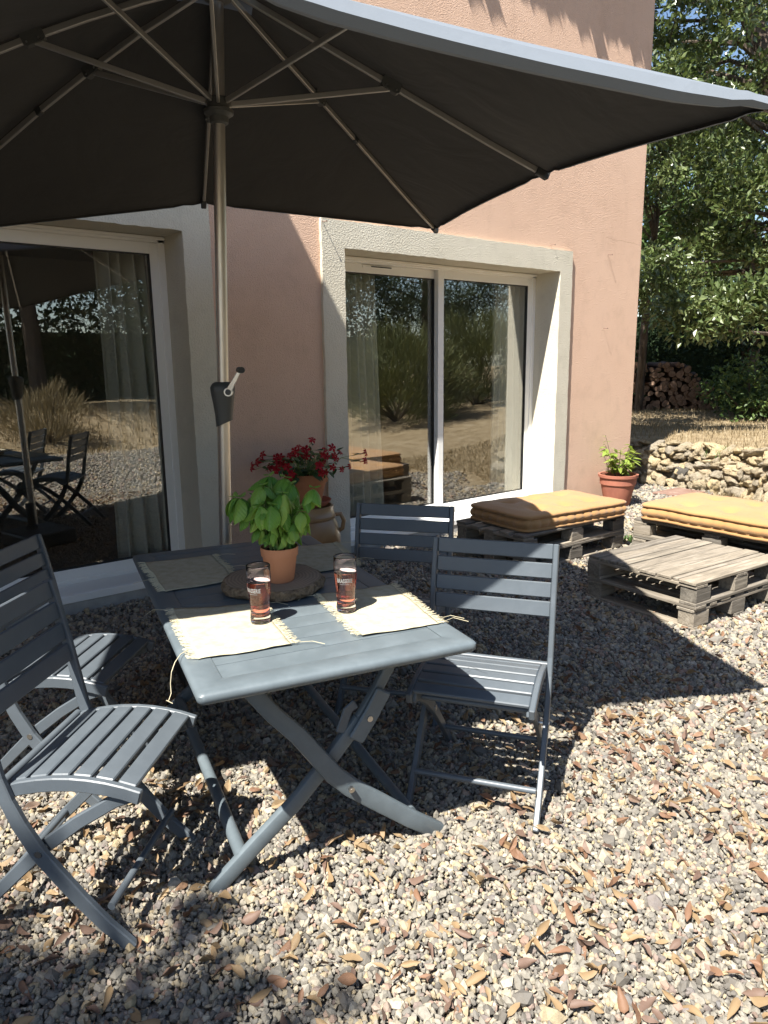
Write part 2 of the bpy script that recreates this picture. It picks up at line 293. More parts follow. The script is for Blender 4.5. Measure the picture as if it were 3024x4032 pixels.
# ------------------------------------------------------------------ mesh helpers
class MB:
    def __init__(s): s.v = []; s.f = []; s.m = []
    def add(s, verts, faces, mi=0):
        o = len(s.v); s.v += [tuple(p) for p in verts]; s.f += [tuple(i + o for i in f) for f in faces]; s.m += [mi] * len(faces); return s
    def box(s, c, d, rot=None, mi=0):
        hx, hy, hz = d[0] / 2, d[1] / 2, d[2] / 2
        vs = [Vector((x, y, z)) for x in (-hx, hx) for y in (-hy, hy) for z in (-hz, hz)]
        if rot is not None: vs = [rot @ p for p in vs]
        c = Vector(c); return s.add([p + c for p in vs], [(0, 1, 3, 2), (4, 6, 7, 5), (0, 4, 5, 1), (2, 3, 7, 6), (0, 2, 6, 4), (1, 5, 7, 3)], mi)
    def tube(s, pts, r, k=10, cap=True, mi=0):
        pts = [Vector(p) for p in pts]; N = len(pts); rr = r if isinstance(r, (list, tuple)) else [r] * N
        vs = []; up = None
        for i, p in enumerate(pts):
            d = (pts[min(i + 1, N - 1)] - pts[max(i - 1, 0)]).normalized()
            if up is None: up = d.orthogonal().normalized()
            up = (up - d * up.dot(d)).normalized(); w = d.cross(up)
            vs += [p + (up * math.cos(2 * math.pi * j / k) + w * math.sin(2 * math.pi * j / k)) * rr[i] for j in range(k)]
        fs = [(i * k + j, i * k + (j + 1) % k, (i + 1) * k + (j + 1) % k, (i + 1) * k + j) for i in range(N - 1) for j in range(k)]
        if cap: fs += [tuple(range(k - 1, -1, -1)), tuple((N - 1) * k + j for j in range(k))]
        return s.add(vs, fs, mi)
    def bar(s, pts, w, h, side, mi=0):
        """flat bar swept along pts: w across the side vector, h in the bending plane"""
        pts = [Vector(p) for p in pts]; side = Vector(side).normalized(); N = len(pts); vs = []
        for i, p in enumerate(pts):
            d = (pts[min(i + 1, N - 1)] - pts[max(i - 1, 0)]).normalized(); nn = side.cross(d).normalized()
            hh = h[i] if isinstance(h, (list, tuple)) else h
            vs += [p + side * (w / 2) + nn * (hh / 2), p - side * (w / 2) + nn * (hh / 2), p - side * (w / 2) - nn * (hh / 2), p + side * (w / 2) - nn * (hh / 2)]
        fs = [(i * 4 + j, i * 4 + (j + 1) % 4, (i + 1) * 4 + (j + 1) % 4, (i + 1) * 4 + j) for i in range(N - 1) for j in range(4)]
        fs += [(3, 2, 1, 0), tuple((N - 1) * 4 + j for j in range(4))]
        return s.add(vs, fs, mi)
    def lathe(s, prof, k=32, c=(0, 0, 0), mi=0, wob=None):
        vs = []
        for (r, z) in prof:
            for j in range(k):
                a = 2 * math.pi * j / k; rr = r * (wob(a, z) if wob else 1)
                vs.append((c[0] + rr * math.cos(a), c[1] + rr * math.sin(a), c[2] + z))
        fs = [(i * k + j, i * k + (j + 1) % k, (i + 1) * k + (j + 1) % k, (i + 1) * k + j) for i in range(len(prof) - 1) for j in range(k)]
        if prof[0][0] > 1e-5: fs.append(tuple(range(k - 1, -1, -1)))
        if prof[-1][0] > 1e-5: fs.append(tuple((len(prof) - 1) * k + j for j in range(k)))
        return s.add(vs, fs, mi)
    def mesh(s, name, mats, smooth=False, bevel=0, seg=1, recalc=True):
        me = bpy.data.meshes.new(name); me.from_pydata(s.v, [], s.f)
        for m in (mats if isinstance(mats, (list, tuple)) else [mats]): me.materials.append(m)
        me.polygons.foreach_set('material_index', s.m)
        if recalc or bevel:
            bm = bmesh.new(); bm.from_mesh(me)
            if recalc: bmesh.ops.remove_doubles(bm, verts=bm.verts, dist=1e-6); bmesh.ops.recalc_face_normals(bm, faces=bm.faces)
            if bevel:
                es = [e for e in bm.edges if len(e.link_faces) == 2 and e.calc_face_angle(0) > .5]
                bmesh.ops.bevel(bm, geom=es, offset=bevel, segments=seg, affect='EDGES', profile=.5)
            bm.to_mesh(me); bm.free()
        if smooth:
            me.polygons.foreach_set('use_smooth', [True] * len(me.polygons))
            if smooth != 'all': me.set_sharp_from_angle(angle=math.radians(38))
        return me
    def build(s, name, mats, parent=None, smooth=False, bevel=0, seg=1, recalc=True, loc=None, rz=None):
        return link(name, s.mesh(name, mats, smooth, bevel, seg, recalc), parent, loc, rz)

def link(name, me, parent=None, loc=None, rz=None, rot=None, scale=None):
    o = bpy.data.objects.new(name, me); COL.objects.link(o)
    if parent is not None: o.parent = parent
    if loc is not None: o.location = loc
    if rz is not None: o.rotation_euler = (0, 0, rz)
    if rot is not None: o.rotation_euler = rot
    if scale is not None: o.scale = scale
    return o

def np_mesh(name, verts, faces, m, smooth=False):
    """verts (N,3), faces (M,k) arrays"""
    me = bpy.data.meshes.new(name); verts = np.ascontiguousarray(verts, np.float32); faces = np.ascontiguousarray(faces, np.int32)
    M, k = faces.shape
    me.vertices.add(len(verts)); me.vertices.foreach_set('co', verts.ravel())
    me.loops.add(M * k); me.loops.foreach_set('vertex_index', faces.ravel())
    me.polygons.add(M); me.polygons.foreach_set('loop_start', np.arange(0, M * k, k, dtype=np.int32))
    me.polygons.foreach_set('use_smooth', np.full(M, bool(smooth)))
    me.materials.append(m); me.update(calc_edges=True); return me

def tag(o, label=None, cat=None, group=None, kind=None):
    if label: o['label'] = label
    if cat: o['category'] = cat
    if group: o['group'] = group
    if kind: o['kind'] = kind
    return o

def thing(name, loc, rz, label, cat, group=None):
    o = bpy.data.objects.new(name, None); COL.objects.link(o); o.location = loc; o.rotation_euler = (0, 0, rz); o.empty_display_size = .1
    return tag(o, label, cat, group)

def copy_tree(o, parent=None):
    c = o.copy(); COL.objects.link(c); c.parent = parent
    for ch in list(o.children): copy_tree(ch, c)
    return c

_cache = {}
def piece(name, dims, loc, m, parent, rot=(0, 0, 0), bev=.003):
    key = (name, tuple(round(d, 4) for d in dims), m.name)
    if key not in _cache: _cache[key] = MB().box((0, 0, 0), dims).mesh(name, m, bevel=bev, recalc=False)
    return link(name, _cache[key], parent, loc, rot=rot)

def rand_rot(N):
    q = rg.normal(size=(N, 4)); q /= np.linalg.norm(q, axis=1)[:, None]; w, x, y, z = q.T
    return np.stack([np.stack([1 - 2 * (y * y + z * z), 2 * (x * y - z * w), 2 * (x * z + y * w)], -1), np.stack([2 * (x * y + z * w), 1 - 2 * (x * x + z * z), 2 * (y * z - x * w)], -1), np.stack([2 * (x * z - y * w), 2 * (y * z + x * w), 1 - 2 * (x * x + y * y)], -1)], 1)

# ------------------------------------------------------------------ ground
YD = 4.313                      # wall plane
def wall_x(y):                  # line of the dry-stone retaining wall
    return np.interp(y, [2.6, 3.0, 3.3, 3.7, 4.0, 4.5, 7.5, 30], [7.05, 7.35, 7.62, 7.78, 7.80, 7.74, 7.66, 7.4])
def sstep(t): t = np.clip(t, 0, 1); return t * t * (3 - 2 * t)
def ground_z(x, y):
    x = np.asarray(x, float); y = np.asarray(y, float)
    up = .43 + .02 * np.clip(x - 7.8, 0, 8)
    step = sstep((x - wall_x(y) + .02) / .16); slope = sstep((x - 7.0) / 4.5)
    k = sstep((y - 2.5) / .9); z = up * (step * k + slope * (1 - k))
    d = -3.6 - y + .25 * np.sin(x * 1.3) + np.clip(x - 5, 0, 4) * -.6; z2 = .55 * sstep(d / 1.8)
    d3 = -4.0 - x; z3 = .5 * sstep(d3 / 2)
    return np.maximum(np.maximum(z, z2), z3) + .03 * np.sin(x * 1.7 + y) * sstep((np.hypot(x - 2, y - 2) - 4.5) / 3)
ax_ = np.unique(np.concatenate([np.linspace(-90, -12, 14), np.linspace(-12, 7, 50), np.linspace(7, 8.4, 30), np.linspace(8.4, 16, 30), np.linspace(16, 110, 18)]))
ay_ = np.unique(np.concatenate([np.linspace(-90, -14, 12), np.linspace(-14, 2.4, 45), np.linspace(2.4, 7.5, 40), np.linspace(7.5, 16, 16), np.linspace(16, 110, 16)]))
GX, GY = np.meshgrid(ax_, ay_, indexing='ij'); GZ = ground_z(GX, GY) - .012
nx, ny = GX.shape; idx = np.arange(nx * ny).reshape(nx, ny)
gf = np.stack([idx[:-1, :-1], idx[1:, :-1], idx[1:, 1:], idx[:-1, 1:]], -1).reshape(-1, 4)
g_o = link('ground', np_mesh('ground', np.stack([GX, GY, GZ], -1).reshape(-1, 3), gf, m_ground, True)); tag(g_o, 'gravel yard floor running into dry straw coloured grass', kind='structure')

# ------------------------------------------------------------------ house
house = thing('house', (2.0, YD, 0), 0, 'pink rendered house with two cream framed sliding glass doors', 'house')
HX, HY = 2.0, YD
CX = 6.797; TH = .25; ZT = 5.6
DOORS = [(-.46, 1.931), (3.116, 5.504)]; ZI = 2.205
xs = [-7.0, DOORS[0][0], DOORS[0][1], DOORS[1][0], DOORS[1][1], CX]; zs = [-.15, ZI, ZT]
w = MB()
def q4(a, b_, c_, d_): w.add([a, b_, c_, d_], [(0, 1, 2, 3)])
for i in range(5):
    for j in range(2):
        if j == 0 and i in (1, 3): continue
        x0, x1, z0, z1 = xs[i] - HX, xs[i + 1] - HX, zs[j], zs[j + 1]
        q4((x0, 0, z0), (x1, 0, z0), (x1, 0, z1), (x0, 0, z1)); q4((x1, TH, z0), (x0, TH, z0), (x0, TH, z1), (x1, TH, z1))
for x0, x1 in DOORS: pass
q4((CX - HX, 0, -.15), (CX - HX, 7, -.15), (CX - HX, 7, ZT), (CX - HX, 0, ZT)); q4((CX - HX - TH, TH, -.15), (CX - HX - TH, 7, -.15), (CX - HX - TH, 7, ZT), (CX - HX - TH, TH, ZT))
q4((-9, 0, -.15), (-9, 7, -.15), (-9, 7, ZT), (-9, 0, ZT)); q4((-9, 7, -.15), (CX - HX, 7, -.15), (CX - HX, 7, ZT), (-9, 7, ZT))
wall = w.build('wall', m_pink, house, recalc=False)
# rough plaster surrounds: bands 25 mm proud with the reveals, one mesh per door
def surround(x0, x1, xo0, xo1, zo):
    mb = MB(); rr = random.Random(int(x0 * 10) + 3)
    def strip(path_in, path_out, yf):     # front band between two polylines
        k = len(path_in); vs = [(p[0] - HX, yf, p[1]) for p in path_in] + [(p[0] - HX, yf, p[1]) for p in path_out]
        mb.add(vs, [(i, i + 1, k + i + 1, k + i) for i in range(k - 1)])
        vo = [(p[0] - HX, yf, p[1]) for p in path_out] + [(p[0] - HX, .004, p[1]) for p in path_out]
        mb.add(vo, [(i, i + 1, k + i + 1, k + i) for i in range(k - 1)])
        vi = [(p[0] - HX, yf, p[1]) for p in path_in] + [(p[0] - HX, yf + .008, p[1]) for p in clean] + [(p[0] - HX, TH + .03, p[1]) for p in clean]
        mb.add(vi, [(k + i + 1, k + i, 2 * k + i, 2 * k + i + 1) for i in range(k - 1)]); mb.add(vi, [(i + 1, i, k + i, k + i + 1) for i in range(k - 1)])
    def seg(a, b_, kk): return [(a[0] + (b_[0] - a[0]) * t / kk, a[1] + (b_[1] - a[1]) * t / kk) for t in range(kk)]
    jit = lambda p: (p[0] + rr.uniform(-.003, .003), p[1] + rr.uniform(-.003, .003))
    clean = seg((x0 + .001, -.1), (x0 + .001, ZI - .001), 50) + seg((x0 + .001, ZI - .001), (x1 - .001, ZI - .001), 60) + seg((x1 - .001, ZI - .001), (x1 - .001, -.1), 50) + [(x1 - .001, -.1)]
    pin = [jit(p) for p in seg((x0 + .001, -.1), (x0 + .001, ZI - .001), 50) + seg((x0 + .001, ZI - .001), (x1 - .001, ZI - .001), 60) + seg((x1 - .001, ZI - .001), (x1 - .001, -.1), 50) + [(x1 - .001, -.1)]]
    pout = [jit(p) for p in seg((xo0, -.1), (xo0, zo), 50) + seg((xo0, zo), (xo1, zo), 60) + seg((xo1, zo), (xo1, -.1), 50) + [(xo1, -.1)]]
    strip(pin, pout, -.026)
    return mb.build('door_surround', m_cream, house, recalc=False)
s1 = surround(DOORS[0][0], DOORS[0][1], -.64, 2.107, 2.385); s2 = surround(DOORS[1][0], DOORS[1][1], 2.928, 5.675, 2.385)

def sliding_door(x0, x1):
    yb = .25; x0 -= HX; x1 -= HX; xm = (x0 + x1) / 2
    f = MB(); fw = .045; d = .11
    f.box((x0 + fw / 2, yb + d / 2, 1.15), (fw, d, 2.08)); f.box((x1 - fw / 2, yb + d / 2, 1.15), (fw, d, 2.08))
    f.box((xm, yb + d / 2, ZI - .0225), (x1 - x0 - .004, d, .035)); f.box((xm, yb + d / 2, .105), (x1 - x0 - .004, d, .05))
    f.box((xm, yb - .008, ZI - .015), (x1 - x0 - .006, .016, .02))
    frame = f.build('door_frame', m_white, house, bevel=.003)
    sill = MB(); sill.box((xm, yb / 2 + .005, .095), (x1 - x0 - .006, yb - .03, .022)); sill.box((xm, .012, .082), (x1 - x0 - .006, .02, .045)); sill.build('door_sill', m_white, frame, bevel=.003)
    th = MB(); th.box((xm, .14, -.02), (x1 - x0 - .004, .262, .18)); th.build('threshold', m_conc, frame, bevel=.005)
    def sash(a, b_, y, dark_right):
        sb = MB(); z0, z1 = .128, 2.165; rail = .066; st = .066
        sb.box((a + st / 2, y, (z0 + z1) / 2), (st, .04, z1 - z0)); sb.box((b_ - st / 2, y, (z0 + z1) / 2), (st, .04, z1 - z0))
        sb.box(((a + b_) / 2, y, z1 - rail / 2), (b_ - a - 2 * st, .038, rail)); sb.box(((a + b_) / 2, y, z0 + rail / 2), (b_ - a - 2 * st, .038, rail))
        s_ = sb.build('sash', m_white, frame, bevel=.003)
        se = MB(); g = .007
        for (cx_, cz, wx, wz) in ((a + st + g / 2, (z0 + z1) / 2, g, z1 - z0 - 2 * rail), (b_ - st - g / 2, (z0 + z1) / 2, g, z1 - z0 - 2 * rail), ((a + b_) / 2, z1 - rail - g / 2, b_ - a - 2 * st - 2 * g, g), ((a + b_) / 2, z0 + rail + g / 2, b_ - a - 2 * st - 2 * g, g)):
            se.box((cx_, y, cz), (wx, .03, wz))
        se.build('seal', m_rubber, frame)
        p = MB(); p.box(((a + b_) / 2, y, (z0 + z1) / 2), (b_ - a - 2 * st - .002, .006, z1 - z0 - 2 * rail - .002)); p.build('pane', m_pane, frame)
    sash(x0 + .03, xm + .035, yb + .077, True); sash(xm - .035, x1 - .03, yb + .03, False)
    return frame, xm
fr1, xm1 = sliding_door(*DOORS[0]); fr2, xm2 = sliding_door(*DOORS[1])
v_ = MB(); v_.box((3.67 - HX, .25 + .05, 2.148), (.30, .012, .018)); vent = v_.build('air_vent', m_white, fr2, bevel=.003)
v_ = MB(); v_.box((3.70 - HX, .25 + .043, 2.148), (.2, .004, .008)); v_.build('vent_slot', m_seal2, fr2)
# rusty nails in the render
for (x, z, yy) in ((5.383, 2.423, 0), (6.245, 2.407, 0), (6.227, 1.726, 0), (2.937, 2.36, -.026)):
    nb = MB(); nb.tube([(x - HX, yy + .01, z), (x - HX + .004, yy - .045, z - .004)], .0028, 6); nb.tube([(x - HX + .004, yy - .045, z - .004), (x - HX + .004, yy - .048, z - .004)], .006, 8); nb.build('nail', m_rust, house)
# drainpipe on the far side of the corner
pp = MB(); pp.tube([(CX - HX + .03, .10, .30), (CX - HX + .03, .10, .96)], .03, 12); pp.build('drainpipe', m_pipe, house, smooth=True)
# roof: boarded eave with rows of canal tiles, then an added wing and slab that cast shade on the left
rf = MB(); rf.box(((CX - 7) / 2 - HX, 3.4, 5.66), (CX + 7.3, 7.3, .1)); rf.build('roof', m_pink, house)
rt = MB()
for k in range(46):
    x = -2.0 + k * .2 - HX
    if x > CX - HX + .1: break
    vs = []; jt = rnd.uniform(-.03, .03); x += rnd.uniform(-.02, .02)
    for yy, zz in ((-.325 + jt, 5.74), (.5, 5.95)):
        vs += [(x + .085 * math.cos(a), yy, zz + .075 * math.sin(a)) for a in np.linspace(0, math.pi, 7)]
    rt.add(vs, [(i, i + 1, 8 + i, 7 + i) for i in range(6)])
    vs = []
    for yy, zz in ((-.285, 5.72), (.5, 5.92)):
        vs += [(x + .1 + .085 * math.cos(a), yy, zz - .07 * math.sin(a)) for a in np.linspace(0, math.pi, 7)]
    rt.add(vs, [(i, i + 1, 8 + i, 7 + i) for i in range(6)])
tag(rt.build('roof_tiles', m_rooftile, house), kind='stuff')
wg = MB(); wg.box((-4.6 - HX, -1.222, 2.66), (5.8, 2.44, 5.62)); wg.build('shade_wing', m_pink, house)  # unseen block added to shade the gravel before the left door
bl = MB(); bl.box(((-3 + 1.04) / 2 - HX, -.53, 5.06), (4.04, 1.05, .12)); bl.build('shade_slab', m_cream, house)  # unseen slab added to shade the wall around the left door
# room behind the glass
rm = MB(); a0, a1, b0, b1 = -2.2 - HX, CX - .3 - HX, .27, 4.6
def rq(*p): rm.add(p, [(0, 1, 2, 3)])
rq((a0, b1, .06), (a1, b1, .06), (a1, b1, 2.6), (a0, b1, 2.6)); rq((a0, b0, .06), (a0, b1, .06), (a0, b1, 2.6), (a0, b0, 2.6)); rq((a1, b0, .06), (a1, b1, .06), (a1, b1, 2.6), (a1, b0, 2.6)); rq((a0, b0, 2.6), (a1, b0, 2.6), (a1, b1, 2.6), (a0, b1, 2.6))
rm.build('room', m_room, house, recalc=False)
rm2 = MB().box(((a0 + a1) / 2, (b0 + b1) / 2 + .05, .03), (a1 - a0, b1 - b0 - .12, .06)); rm2.build('room_floor', m_tile, house)

def curtain(x0, x1, label, flare=.0, depth=.05, waves=6, z0=.08, z1=2.18, y=YD + .45):
    N = 90; vs = []; zs_ = np.linspace(z0, z1, 14)
    for z in zs_:
        t = (z1 - z) / (z1 - z0)
        for i in range(N + 1):
            u = i / N; x = x0 + (x1 - x0) * u + flare * t * (u - .1) + .01 * math.sin(3 * t + 9 * u)
            vs.append((x, y + depth * math.sin(u * waves * 2 * math.pi + .5 * math.sin(7 * u) + .4 * t) + .015 * math.sin(u * 23), z))
    W_ = N + 1; fs = [(i * W_ + j, i * W_ + j + 1, (i + 1) * W_ + j + 1, (i + 1) * W_ + j) for i in range(13) for j in range(N)]
    mb = MB().add(vs, fs); o = mb.build('curtain', m_curtain, None, smooth='all', recalc=False); o.location = (0, 0, 0)
    sm = o.modifiers.new('thick', 'SOLIDIFY'); sm.thickness = .004
    tag(o, label, 'curtain', 'curtains inside the glass doors')
curtain(1.56, 1.86, 'cream curtain hanging inside the right end of the nearer glass door', .09, .05, 4)
curtain(3.36, 3.72, 'grey green curtain behind the left pane of the far glass door', .12, .05, 6)
curtain(5.18, 5.58, 'pale curtain behind the right pane of the far glass door', .05, .04, 7)

# ------------------------------------------------------------------ gravel, one heap of loose stones
ico = [(0, -.5257, .8507), (0, .5257, .8507), (0, -.5257, -.8507), (0, .5257, -.8507), (.8507, 0, .5257), (.8507, 0, -.5257), (-.8507, 0, .5257), (-.8507, 0, -.5257), (.5257, .8507, 0), (.5257, -.8507, 0), (-.5257, .8507, 0), (-.5257, -.8507, 0)]
icf = [(0, 4, 1), (0, 9, 4), (9, 5, 4), (4, 5, 8), (4, 8, 1), (8, 10, 1), (8, 3, 10), (5, 3, 8), (5, 2, 3), (2, 7, 3), (7, 10, 3), (7, 6, 10), (7, 11, 6), (11, 0, 6), (0, 1, 6), (6, 1, 10), (9, 0, 11), (9, 11, 2), (9, 2, 5), (7, 2, 11)]
ico = np.array(ico); icf = np.array(icf)
def in_view(x, y, mg=.35):
    d = np.stack([x, y, np.full_like(x, -CAMH)], -1); z = d @ np.array(FWD); u = (d @ np.array(R2)) / z; v = (d @ np.array(U2)) / z
    return (z > .2) & (np.abs(u) < 1512 / FPX + mg / z * 1.0) & (v > -2016 / FPX - mg / z)
def stones(spacing, r0, r1, size, zlift):
    gx = np.arange(-1.5, 8.2, spacing); gy = np.arange(-.2, YD + .4, spacing); A, B = np.meshgrid(gx, gy); A = A.ravel() + rg.uniform(-.5, .5, A.size) * spacing; B = B.ravel() + rg.uniform(-.5, .5, B.size) * spacing
    r = np.hypot(A, B); k = (r >= r0) & (r < r1) & in_view(A, B)
    edge = 6.15 + np.maximum(B - 3.3, 0) * 4 + .35 * np.sin(B * 3.1) + .3 * np.sin(A * 2.3 + B * 5) + rg.normal(size=A.size) * .18
    k &= (A < np.minimum(edge, wall_x(B) - .12)); k &= ~((B > YD - .03) & (A < CX + .02))
    A, B = A[k], B[k]; N = len(A)
    s = size * rg.lognormal(0, .28, N); sc = np.stack([s * rg.uniform(.85, 1.3, N), s * rg.uniform(.7, 1.1, N), s * rg.uniform(.5, .85, N)], -1)
    V = ico[None] * (1 + rg.uniform(-.28, .22, (N, 12, 1))) * sc[:, None, :]; R = rand_rot(N); V = np.einsum('nij,nkj->nki', R, V)
    z = ground_z(A, B) + zlift + rg.uniform(-.3, .5, N) * size + .006 * np.sin(A * 9) * np.sin(B * 8)
    V += np.stack([A, B, z], -1)[:, None, :]; return V.reshape(-1, 3), N
Vs = []; NN = 0
for a in ((.0120, 0, 2.6, .0083, 0.0), (.0155, 2.6, 3.9, .0102, 0.0), (.0215, 3.9, 5.6, .0135, 0), (.030, 5.6, 9.2, .0185, 0), (.075, 0, 4.5, .0145, .004)):
    V, N = stones(*a); Vs.append(V); NN += N
gx = np.arange(-.5, 6.6, .055); gy = np.arange(-3.5, 1.4, .055); A, B = np.meshgrid(gx, gy); A = A.ravel() + rg.uniform(-.5, .5, A.size) * .055; B = B.ravel() + rg.uniform(-.5, .5, B.size) * .055
k = ~in_view(A, B) & (B > -3.4 + .3 * np.sin(A * 2)) & (A < 6.1 + .3 * np.sin(B * 3)) & (A > 1.2 + (B - 1.4) * -.2); A, B = A[k], B[k]; N = len(A)
V = ico[None] * (1 + rg.uniform(-.28, .22, (N, 12, 1))) * (rg.uniform(.014, .024, N)[:, None, None] * np.array([1.1, 1, .7])); V = np.einsum('nij,nkj->nki', rand_rot(N), V) + np.stack([A, B, ground_z(A, B)], -1)[:, None, :]
Vs.append(V.reshape(-1, 3)); NN += N
V = np.concatenate(Vs); F = (icf[None] + 12 * np.arange(NN)[:, None, None]).reshape(-1, 3)
gr = link('gravel', np_mesh('gravel', V, F, m_gravel)); tag(gr, 'loose crushed grey and cream gravel covering the yard', kind='stuff')
pass

# ------------------------------------------------------------------ folding chairs
def make_chair():
    r = thing('folding_chair', (0, 0, 0), 0, 'x', 'chair', 'slatted metal chairs around the table')
    up = [(0, 0), (-.066, .061), (-.125, .128), (-.172, .187), (-.221, .251), (-.262, .327), (-.287, .389), (-.304, .45), (-.318, .54), (-.333, .63), (-.353, .73), (-.374, .82)]
    rl = [(.018, .402), (-.03, .385), (-.128, .323), (-.217, .255), (-.303, .172), (-.39, .085), (-.468, 0)]
    for s in (-1, 1):
        MB().bar([(s * .205, y, z) for y, z in up], .018, [.034, .038, .040, .042, .042, .040, .036, .032, .030, .030, .030, .030], (1, 0, 0)).build('leg', m_chair, r, bevel=.003)
        MB().bar([(s * .176, y, z) for y, z in rl], .016, [.03, .032, .034, .036, .034, .032, .03], (1, 0, 0)).build('leg', m_chair, r, bevel=.003)
        b_ = MB(); b_.tube([(s * .165, -.2185, .254), (s * .216, -.2185, .254)], .009, 10); b_.build('bolt', m_steel, r, smooth=True)
        sr = [(y, .405 + .028 * (1 - ((y + .13) / .172) ** 2)) for y in np.linspace(-.30, .042, 9)]
        MB().bar([(s * .187, y, z) for y, z in sr], .018, .036, (1, 0, 0)).build('seat_rail', m_chair, r, bevel=.003)
    for k in range(4):
        z = .795 - k * .0625; y = np.interp(z, [p[1] for p in up], [p[0] for p in up]); sl = math.atan2(.0205, .1)
        me = MB(); me.box((0, 0, 0), (.392, .013, .051), Matrix.Rotation(sl, 3, 'X')); me.build('back_slat', m_chair, r, bevel=.003).location = (0, y, z)
    for k in range(6):
        y = -.2725 + k * .0555; z = .423 + .028 * (1 - ((y + .13) / .172) ** 2) - .005; sl = math.atan2(-.056 * (y + .13) / .172 ** 2, 1)
        me = MB(); me.box((0, 0, 0), (.357, .046, .013), Matrix.Rotation(sl, 3, 'X')); me.build('seat_slat', m_chair, r, bevel=.003).location = (0, y, z)
    for (y, z, rad, hw) in ((-.318, .415, .011, .196), (-.055, .105, .010, .196), (-.375, .105, .0095, .168), (-.05, .374, .0095, .168)):
        MB().tube([(-hw, y, z), (hw, y, z)], rad, 12).build('stretcher', m_chair, r, smooth=True)
    return r
ch0 = make_chair()
CH = [((.618, 1.750), (.714, -.70), 'nearest chair, on the left of the table, its back cut by the photo edge'),
      ((1.479, 1.430), (-.84, -.54), 'chair right of the table that turns its whole seat to the camera'),
      ((1.675, 2.100), (-.809, -.588), 'chair on the far right of the table showing only its shaded dark back'),
      ((.748, 2.387), (.724, -.69), 'chair on the far left of the table, half hidden behind the nearest chair')]
for i, (p, f, lab) in enumerate(CH):
    o = ch0 if i == 0 else copy_tree(ch0)
    o.location = (p[0], p[1], .004); o.rotation_euler = (0, 0, math.atan2(f[1], f[0]) - math.pi / 2); o['label'] = lab

# ------------------------------------------------------------------ table
TX, TY, TA, TW, TL, TZ = 1.1806, 2.088, -.2494, .7645, 1.4253, .668
tb = thing('garden_table', (TX, TY, 0), TA, 'slate grey slatted metal garden table laid with placemats and two glasses', 'table')
hw, hl, rw, tk = TW / 2, TL / 2, .075, .032
def rrect(a, b_, r, z, kk=5):
    out = []
    for cx_, cy_, a0 in ((a - r, b_ - r, 0), (-a + r, b_ - r, math.pi / 2), (-a + r, -b_ + r, math.pi), (a - r, -b_ + r, 1.5 * math.pi)):
        out += [(cx_ + r * math.cos(a0 + math.pi / 2 * k / kk), cy_ + r * math.sin(a0 + math.pi / 2 * k / kk), z) for k in range(kk + 1)]
    return out
ring = [(-rw, .001, TZ - .022), (-rw, .001, TZ - .0008), (-rw + .0015, .002, TZ), (-.014, .010, TZ), (-.006, .014, TZ - .0025), (-.001, .018, TZ - .008), (0, .02, TZ - .016), (-.002, .018, TZ - .024), (-.009, .012, TZ - .031), (-.018, .008, TZ - .033), (-rw, .001, TZ - .033)]
vs = []
for o_, r_, z_ in ring: vs += rrect(hw + o_, hl + o_, r_, z_)
k_ = len(vs) // len(ring); MB().add(vs, [(i * k_ + j, i * k_ + (j + 1) % k_, ((i + 1) % len(ring)) * k_ + (j + 1) % k_, ((i + 1) % len(ring)) * k_ + j) for i in range(len(ring)) for j in range(k_)]).build('tabletop_frame', m_table, tb, smooth=True)
ns = 15; span = TL - 2 * rw; pitch = span / ns
me = MB().box((0, 0, 0), (TW - 2 * rw - .003, pitch - .0034, .018)).mesh('tabletop_slat', m_table, bevel=.0007)
for k in range(ns): link('tabletop_slat', me, tb, (0, -span / 2 + (k + .5) * pitch, TZ - .0105))
for s in (-1, 1):
    A = [(-.345, 0), (-.327, .02), (-.215, .115), (-.105, .205), (-.01, .30), (.10, .42)]; A2 = [(.085, .40), (.155, .50), (.235, .632)]
    Bp = [(.345, -.002), (.24, .075), (.112, .180), (.05, .232), (.0, .285), (-.10, .43), (-.165, .505), (-.255, .632)]
    MB().bar([(x, s * .530, z) for x, z in A], .028, .046, (0, 1, 0)).build('leg', m_table, tb, bevel=.009, seg=2, smooth=True)
    MB().bar([(x, s * .530, z) for x, z in A2], .022, .034, (0, 1, 0)).build('leg_extension', m_table, tb, bevel=.006, seg=2)
    MB().bar([(x, s * .562, z) for x, z in Bp], .028, [.052, .054, .056, .056, .054, .05, .048, .046], (0, 1, 0)).build('leg', m_table, tb, bevel=.009, seg=2, smooth=True)
    sl = MB().bar([(.075, s * .553, .365), (.125, s * .553, .435), (.165, s * .553, .50)], .012, .05, (0, 1, 0)); sl.build('lock_bracket', m_table, tb, bevel=.004)
    lv = MB().bar([(.035, s * .535, .39), (.06, s * .535, .455), (.085, s * .535, .47)], .01, .03, (0, 1, 0)); lv.build('lock_lever', m_chair, tb, bevel=.003)
    for x, z, y in ((.045, .238, .592), (.118, .425, .561)):
        b_ = MB(); b_.tube([(x, s * (y - .01), z), (x, s * (y + .001), z)], .0085, 12); b_.tube([(x, s * (y - .01), z), (x, s * (y + .002), z)], .004, 8); b_.build('bolt', m_steel, tb, smooth=True)
for x, z, r_ in ((-.262, .082, .019), (.262, .067, .017), (.215, .608, .012), (-.235, .608, .012)):
    MB().tube([(x, -.53, z), (x, .53, z)], r_, 14).build('stretcher', m_table, tb, smooth=True)

